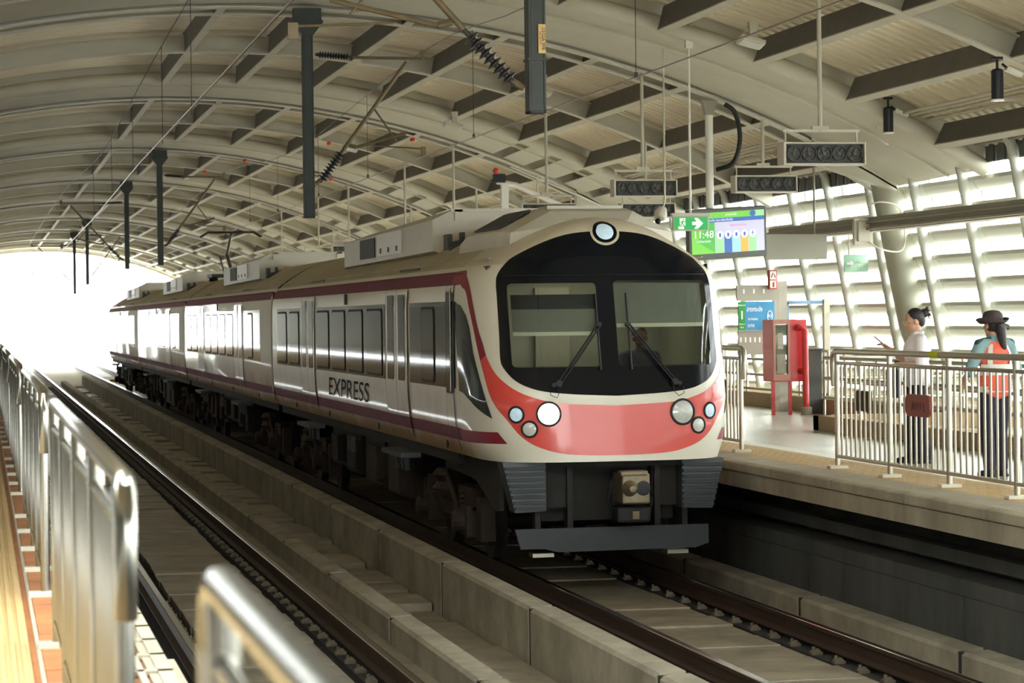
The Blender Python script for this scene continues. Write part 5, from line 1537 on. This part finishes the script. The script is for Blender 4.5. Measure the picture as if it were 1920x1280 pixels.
def hand(b, w, d, up, side, curl=0.5, k=1.0):
    """palm and five fingers from the wrist w along d; up is the back of the hand, side points to the thumb"""
    w, d, up, side = Vector(w), Vector(d).normalized(), Vector(up).normalized(), Vector(side).normalized()
    for j in range(4):
        o = (j - 1.5) * 0.019 * k
        a = w + d * 0.01 - side * o; c = w + d * 0.085 * k - side * o
        cap(b, a, c, 0.013 * k, 0.011 * k, 8)
        L = (0.075, 0.085, 0.078, 0.06)[j] * k
        m = c + (d * cos(curl) - up * sin(curl)) * L * 0.5; e = m + (d * cos(2 * curl) - up * sin(2 * curl)) * L * 0.5
        cap(b, c, m, 0.0095 * k, 0.0085 * k, 8); cap(b, m, e, 0.0085 * k, 0.007 * k, 8)
    a = w + d * 0.02 + side * 0.025 * k; m = a + (d * 0.6 + side * 0.7 - up * 0.3).normalized() * 0.045 * k; e = m + (d * 0.9 + side * 0.2 - up * 0.4).normalized() * 0.035 * k
    cap(b, a, m, 0.013 * k, 0.010 * k, 8); cap(b, m, e, 0.010 * k, 0.008 * k, 8)
def person(loc, rz, label, H, look, arms, clothes, seated=False, vox=0.011):
    """figure facing +Y before the turn; H standing height"""
    k = H / 1.64
    t = thing('person', (0, 0, 0), label, 'person')
    V = lambda x, y, z: (x * k, y * k, z * k)
    b = MB()
    # head with brow, nose, chin, ears
    hc = Vector(V(0, 0.03, 1.525)); hr = Matrix.Rotation(look[1], 3, 'X'); hz = Matrix.Rotation(look[0], 3, 'Z'); R = hz @ hr
    P = lambda x, y, z: hc + R @ Vector((x * k, y * k, z * k))
    b.ball(P(0, -0.008, 0.02), (0.076 * k, 0.095 * k, 0.098 * k), 18, 0, R)
    b.ball(P(0, 0.028, -0.045), (0.055 * k, 0.058 * k, 0.068 * k), 14, 0, R)
    cap(b, P(0, 0.088, 0.005), P(0, 0.108, -0.028), 0.010 * k, 0.014 * k, 8)
    cap(b, P(-0.018, 0.082, -0.062), P(0.018, 0.082, -0.062), 0.009 * k, 0.009 * k, 8)
    b.ball(P(0, 0.062, -0.098), 0.022 * k, 10)
    for s in (-1, 1):
        b.ball(P(0.078 * s, -0.005, -0.01), (0.012 * k, 0.022 * k, 0.034 * k), 10, 0, R)
        cap(b, P(0.015 * s, 0.080, 0.018), P(0.048 * s, 0.070, 0.020), 0.010 * k, 0.008 * k, 8)
    cap(b, V(0, -0.01, 1.33), P(0, -0.02, -0.06), 0.052 * k, 0.05 * k)
    # trunk
    b.ball(V(0, -0.005, 1.20), V(0.155, 0.10, 0.17), 18); b.ball(V(0, 0.0, 1.03), V(0.13, 0.092, 0.14), 18); b.ball(V(0, -0.012, 0.89), V(0.16, 0.108, 0.12), 18)
    cap(b, V(-0.13, -0.01, 1.325), V(0.13, -0.01, 1.325), 0.058 * k, 0.058 * k)
    A = {}
    for s in (-1, 1):
        e, w = arms[0 if s < 0 else 1]
        sh = Vector(V(0.175 * s, -0.01, 1.315)); e = Vector(V(*e)); w = Vector(V(*w)); A[s] = (sh, e, w)
        cap(b, sh, e, 0.05 * k, 0.040 * k); cap(b, e, w, 0.039 * k, 0.026 * k)
        d = (w - e).normalized(); inw = Vector((-s, 0, 0.25))
        side = (inw - d * inw.dot(d)).normalized(); up = side.cross(d) * s
        if up.z < 0 and abs(up.z) > 0.3: up = -up
        hand(b, w + d * 0.01, d, up, side, 0.45, k)
    legs = {}
    for s in (-1, 1):
        hip = Vector(V(0.085 * s, 0, 0.86))
        if seated: kn, an = Vector(V(0.1 * s, 0.40, 0.84)), Vector(V(0.1 * s, 0.42, 0.45))
        else: kn, an = Vector(V(0.092 * s, 0.02 + 0.02 * s, 0.47)), Vector(V(0.10 * s, -0.01 + 0.04 * s, 0.085))
        legs[s] = (hip, kn, an)
        cap(b, hip, kn, 0.085 * k, 0.058 * k); cap(b, kn, an, 0.055 * k, 0.036 * k)
        cap(b, an + Vector((0, -0.02, -0.045)) * k, an + Vector((0.015 * s, 0.14, -0.058)) * k, 0.034 * k, 0.026 * k)
    fuse(b, 'body', clothes['skin'], t, vox * 0.6, 2)
    # clothing
    b = MB()
    bk = clothes.get('bulk', 1.0)
    b.ball(V(0, -0.005, 1.20), V(0.172 * bk, 0.122 * bk, 0.18), 18); b.ball(V(0, 0.0, 1.02), V(0.155 * bk, 0.115 * bk, 0.16), 18)
    if not clothes.get('tuck'): b.ball(V(0, -0.012, 0.90), V(0.182 * bk, 0.135 * bk, 0.11), 18)
    cap(b, V(-0.135, -0.012, 1.325), V(0.135, -0.012, 1.325), 0.068 * k, 0.068 * k); cap(b, V(0, -0.01, 1.33), V(0, 0.0, 1.395), 0.066 * k, 0.056 * k)
    for s in (-1, 1):
        sh, e, w = A[s]; f = clothes.get('sleeve', 0.75)
        m = sh + (e - sh) * min(f, 1.0)
        cap(b, sh, m, 0.066 * k, 0.060 * k)
        if f > 1: cap(b, e, e + (w - e) * (f - 1), 0.05 * k, 0.044 * k)
    fuse(b, 'shirt', clothes['shirt'], t, vox)
    if 'trousers' in clothes:
        b = MB()
        b.ball(V(0, -0.012, 0.90), V(0.172, 0.122, 0.12), 18)
        for s in (-1, 1):
            hip, kn, an = legs[s]
            fl = clothes.get('flare', 0.055)
            cap(b, hip, kn, 0.098 * k, 0.075 * k); cap(b, kn, an + Vector((0, 0, 0.0)), 0.072 * k, fl * k)
        fuse(b, 'trousers', clothes['trousers'], t, vox)
        for s in (-1, 1):
            an = legs[s][2]
            b = MB(); cap(b, an + Vector((0, -0.03, -0.042)) * k, an + Vector((0.015 * s, 0.15, -0.056)) * k, 0.042 * k, 0.030 * k); b.box(an.x - 0.04 * k, an.x + 0.045 * k, an.y - 0.07 * k, an.y + 0.17 * k, 0, 0.02 * k)
            fuse(b, 'shoe', M['shoe'], t, 0.008)
    return t, k, P, R, V, A
def finish(t, loc, rz):
    t.location = loc; t.rotation_euler = (0, 0, rz); WP[t.name] = Vector(loc)

# woman in white looking at her phone
arms1 = [((-0.24, 0.02, 1.07), (-0.12, 0.26, 1.06)), ((0.23, 0.06, 1.09), (0.06, 0.30, 1.24))]
t, k, P, R, V, A = person((0, 0, 0), 0, 'person in white blouse with gathered dark hair and glasses, looking down at a phone', 1.64, (0.0, -0.22), arms1,
                     dict(skin=M['skin'], shirt=M['shirt'], trousers=M['trousers'], sleeve=0.95, flare=0.085, bulk=1.22))
b = MB()
b.ball(P(0, -0.03, 0.045), (0.088 * k, 0.095 * k, 0.092 * k), 18, 0, R); b.ball(P(0, -0.07, -0.01), (0.074 * k, 0.06 * k, 0.075 * k), 14, 0, R)
b.ball(P(0, -0.135, 0.055), (0.055 * k, 0.05 * k, 0.05 * k), 12, 0, R)
random.seed(3)
for i in range(16):
    a = random.uniform(-1.2, 1.2); e = random.uniform(-0.5, 1.0)
    p = P(0.04 * sin(a), -0.15, 0.06 + 0.03 * e); q = p + R @ (Vector((0.07 * sin(a), -0.06 * cos(a), 0.06 * e - 0.02)) * k)
    cap(b, p, q, 0.012 * k, 0.004 * k, 6)
cap(b, P(0.02, -0.17, 0.04), P(0.03, -0.185, -0.03), 0.012 * k, 0.006 * k, 6)
fuse(b, 'hair', M['hair'], t, 0.008, 2)
b = MB()
for s in (-1, 1):
    ring = [P(s * 0.034 + 0.026 * cos(2 * pi * i / 16), 0.104, 0.006 + 0.021 * sin(2 * pi * i / 16)) for i in range(17)]
    b.tube(ring, 0.0028, 6, cap=False); b.tube([P(s * 0.062, 0.10, 0.01), P(s * 0.083, 0.02, 0.012)], 0.0025, 6)
    b.add([P(s * 0.034 + 0.026 * cos(2 * pi * i / 16), 0.103, 0.006 + 0.021 * sin(2 * pi * i / 16)) for i in range(16)], [tuple(range(16))])
b.tube([P(-0.01, 0.106, 0.01), P(0.01, 0.106, 0.01)], 0.0025, 6)
b.build('glasses', M['silver'], t)
b = MB(); cap(b, V(-0.05, 0.02, 1.40), V(0.05, 0.02, 1.40), 0.022, 0.022); cap(b, V(-0.06, -0.05, 1.40), V(0.06, -0.05, 1.40), 0.024, 0.024); cap(b, V(-0.06, -0.05, 1.4), V(-0.05, 0.03, 1.395), 0.02, 0.02); cap(b, V(0.06, -0.05, 1.4), V(0.05, 0.03, 1.395), 0.02, 0.02)
fuse(b, 'collar', M['shirt'], t, 0.008)
LOC1 = Vector((9.84, 26.55, PZ)); RZ1 = radians(84)
finish(t, LOC1, RZ1)
RM1 = Matrix.Rotation(RZ1, 3, 'Z')
W1 = lambda x, y, z: LOC1 + RM1 @ (Vector((x, y, z)) * k)
ph = thing('phone', tuple(W1(0.04, 0.40, 1.27)), 'grey phone held up by the person in white', 'phone')
b = MB(); b.obox(W1(0.035, 0.395, 1.315), (0.037, 0.0045, 0.075), RM1 @ Matrix.Rotation(radians(-50), 3, 'X')); b.build('phone_body', M['phone'], ph, bevel=0.004)
bg_ = thing('handbag', tuple(W1(0.05, 0.24, 0.98)), 'black handbag carried in front of the person in white', 'bag')
b = MB(); b.obox(W1(-0.03, 0.26, 0.86), (0.14, 0.06, 0.15), RM1); b.build('bag_body', M['navy'], bg_, bevel=0.03)
b = MB(); b.tube([W1(-0.13, 0.26, 1.0), W1(-0.12, 0.22, 1.09), W1(0.04, 0.22, 1.09), W1(0.07, 0.26, 1.0)], 0.012, 8); b.build('handle', M['rubber'], bg_)

# woman in orange vest seen from behind
arms2 = [((-0.29, 0.0, 1.06), (-0.22, 0.20, 0.98)), ((0.27, 0.0, 1.06), (0.20, 0.20, 0.98))]
t, k, P, R, V, A = person((0, 0, 0), 0, 'person in orange reflective vest and dark hat with ponytail, seen from behind', 1.60, (0.25, -0.05), arms2,
                     dict(skin=M['skin'], shirt=M['teal'], trousers=M['trousers'], sleeve=1.0, flare=0.062))
b = MB()
b.ball(V(0, -0.005, 1.20), V(0.182, 0.135, 0.17), 18); b.ball(V(0, 0.0, 1.02), V(0.178, 0.135, 0.17), 18); b.ball(V(0, -0.012, 0.89), V(0.19, 0.145, 0.12), 18)
cap(b, V(-0.08, -0.012, 1.31), V(0.08, -0.012, 1.31), 0.075, 0.075)
vest = fuse(b, 'safety_vest', M['vest'], t, 0.011, label='orange vest with silver bands')
def vband(z0, z1, nm, x0=-1.0, x1=1.0):
    b = MB(); rows = []
    for z in (z0, (z0 + z1) / 2, z1):
        rx = 0.186 if z > 1.1 else 0.192; f = 1.0
        if z > 1.2: f = sqrt(max(0.05, 1 - ((z - 1.2) / 0.19) ** 2))
        rows.append([Vector(V((rx * f + 0.006) * sin(a), -(0.138 * f + 0.010) * cos(a), z)) for a in [x0 + (x1 - x0) * i / 16 for i in range(17)]])
    add_grid(b, rows); return b.build(nm, M['silver'], vest, smooth=True)
vband(1.02, 1.13, 'upper_band', -1.3, 1.3); vband(0.85, 0.91, 'lower_band', -1.4, 1.4)
vband(1.13, 1.33, 'shoulder_strip', -0.85, -0.55); vband(1.13, 1.33, 'shoulder_strip', 0.55, 0.85)
b = MB()
for s in (-1, 1): cap(b, V(0.06 * s, -0.012, 1.372), V(0.19 * s, -0.012, 1.335), 0.035, 0.05)
fuse(b, 'shoulder_yoke', M['tealdark'], t, 0.01)
b = MB(); cap(b, P(0, -0.06, 0.0), P(0, -0.10, -0.06), 0.07 * k, 0.05 * k); cap(b, P(0, -0.11, -0.05), P(0.01, -0.13, -0.23), 0.055 * k, 0.035 * k); cap(b, P(-0.02, -0.12, -0.02), P(0.08, -0.13, -0.03), 0.04 * k, 0.03 * k)
b.ball(P(0, -0.03, 0.0), (0.085 * k, 0.09 * k, 0.09 * k), 16, 0, R)
fuse(b, 'hair', M['hair'], t, 0.009, 3)
b = MB(); prof = [(0.112 * k, -0.02), (0.108 * k, 0.03), (0.10 * k, 0.07), (0.075 * k, 0.10), (0.03 * k, 0.112)]
b.lathe(prof, P(0, -0.01, 0.03), R @ Vector((0, 0, 1)), 24); hat = b.build('hat', M['hat'], t, smooth=True)
b = MB(); rows = []
for r_, dz in ((0.108, 0.0), (0.135, 0.012), (0.16, 0.045)):
    rows.append([P(r_ * cos(a), -0.01 + r_ * sin(a) * 1.05, 0.015 + dz * (0.4 + 0.9 * abs(cos(a)))) for a in [2 * pi * i / 32 for i in range(33)]])
add_grid(b, rows); br = b.build('hat_brim', M['hat'], hat, smooth=True)
md = br.modifiers.new('thick', 'SOLIDIFY'); md.thickness = 0.008
finish(t, (9.74, 24.12, PZ), radians(12))

# driver at the desk behind the windscreen
arms3 = [((-0.24, 0.10, 1.02), (-0.15, 0.33, 1.0)), ((0.24, 0.10, 1.02), (0.15, 0.33, 1.0))]
t, k, P, R, V, A = person((0, 0, 0), 0, 'person in dark clothes seated in the cab behind the windscreen', 1.66, (0.0, 0.0), arms3,
                     dict(skin=M['skindark'], shirt=M['navy'], trousers=M['trousers'], sleeve=1.9), seated=True, vox=0.014)
b = MB(); b.ball(P(0, -0.02, 0.045), (0.086 * k, 0.096 * k, 0.086 * k), 16, 0, R); fuse(b, 'hair', M['hair'], t, 0.009, 2)
finish(t, (7.16, 28.05, 0.98), pi)
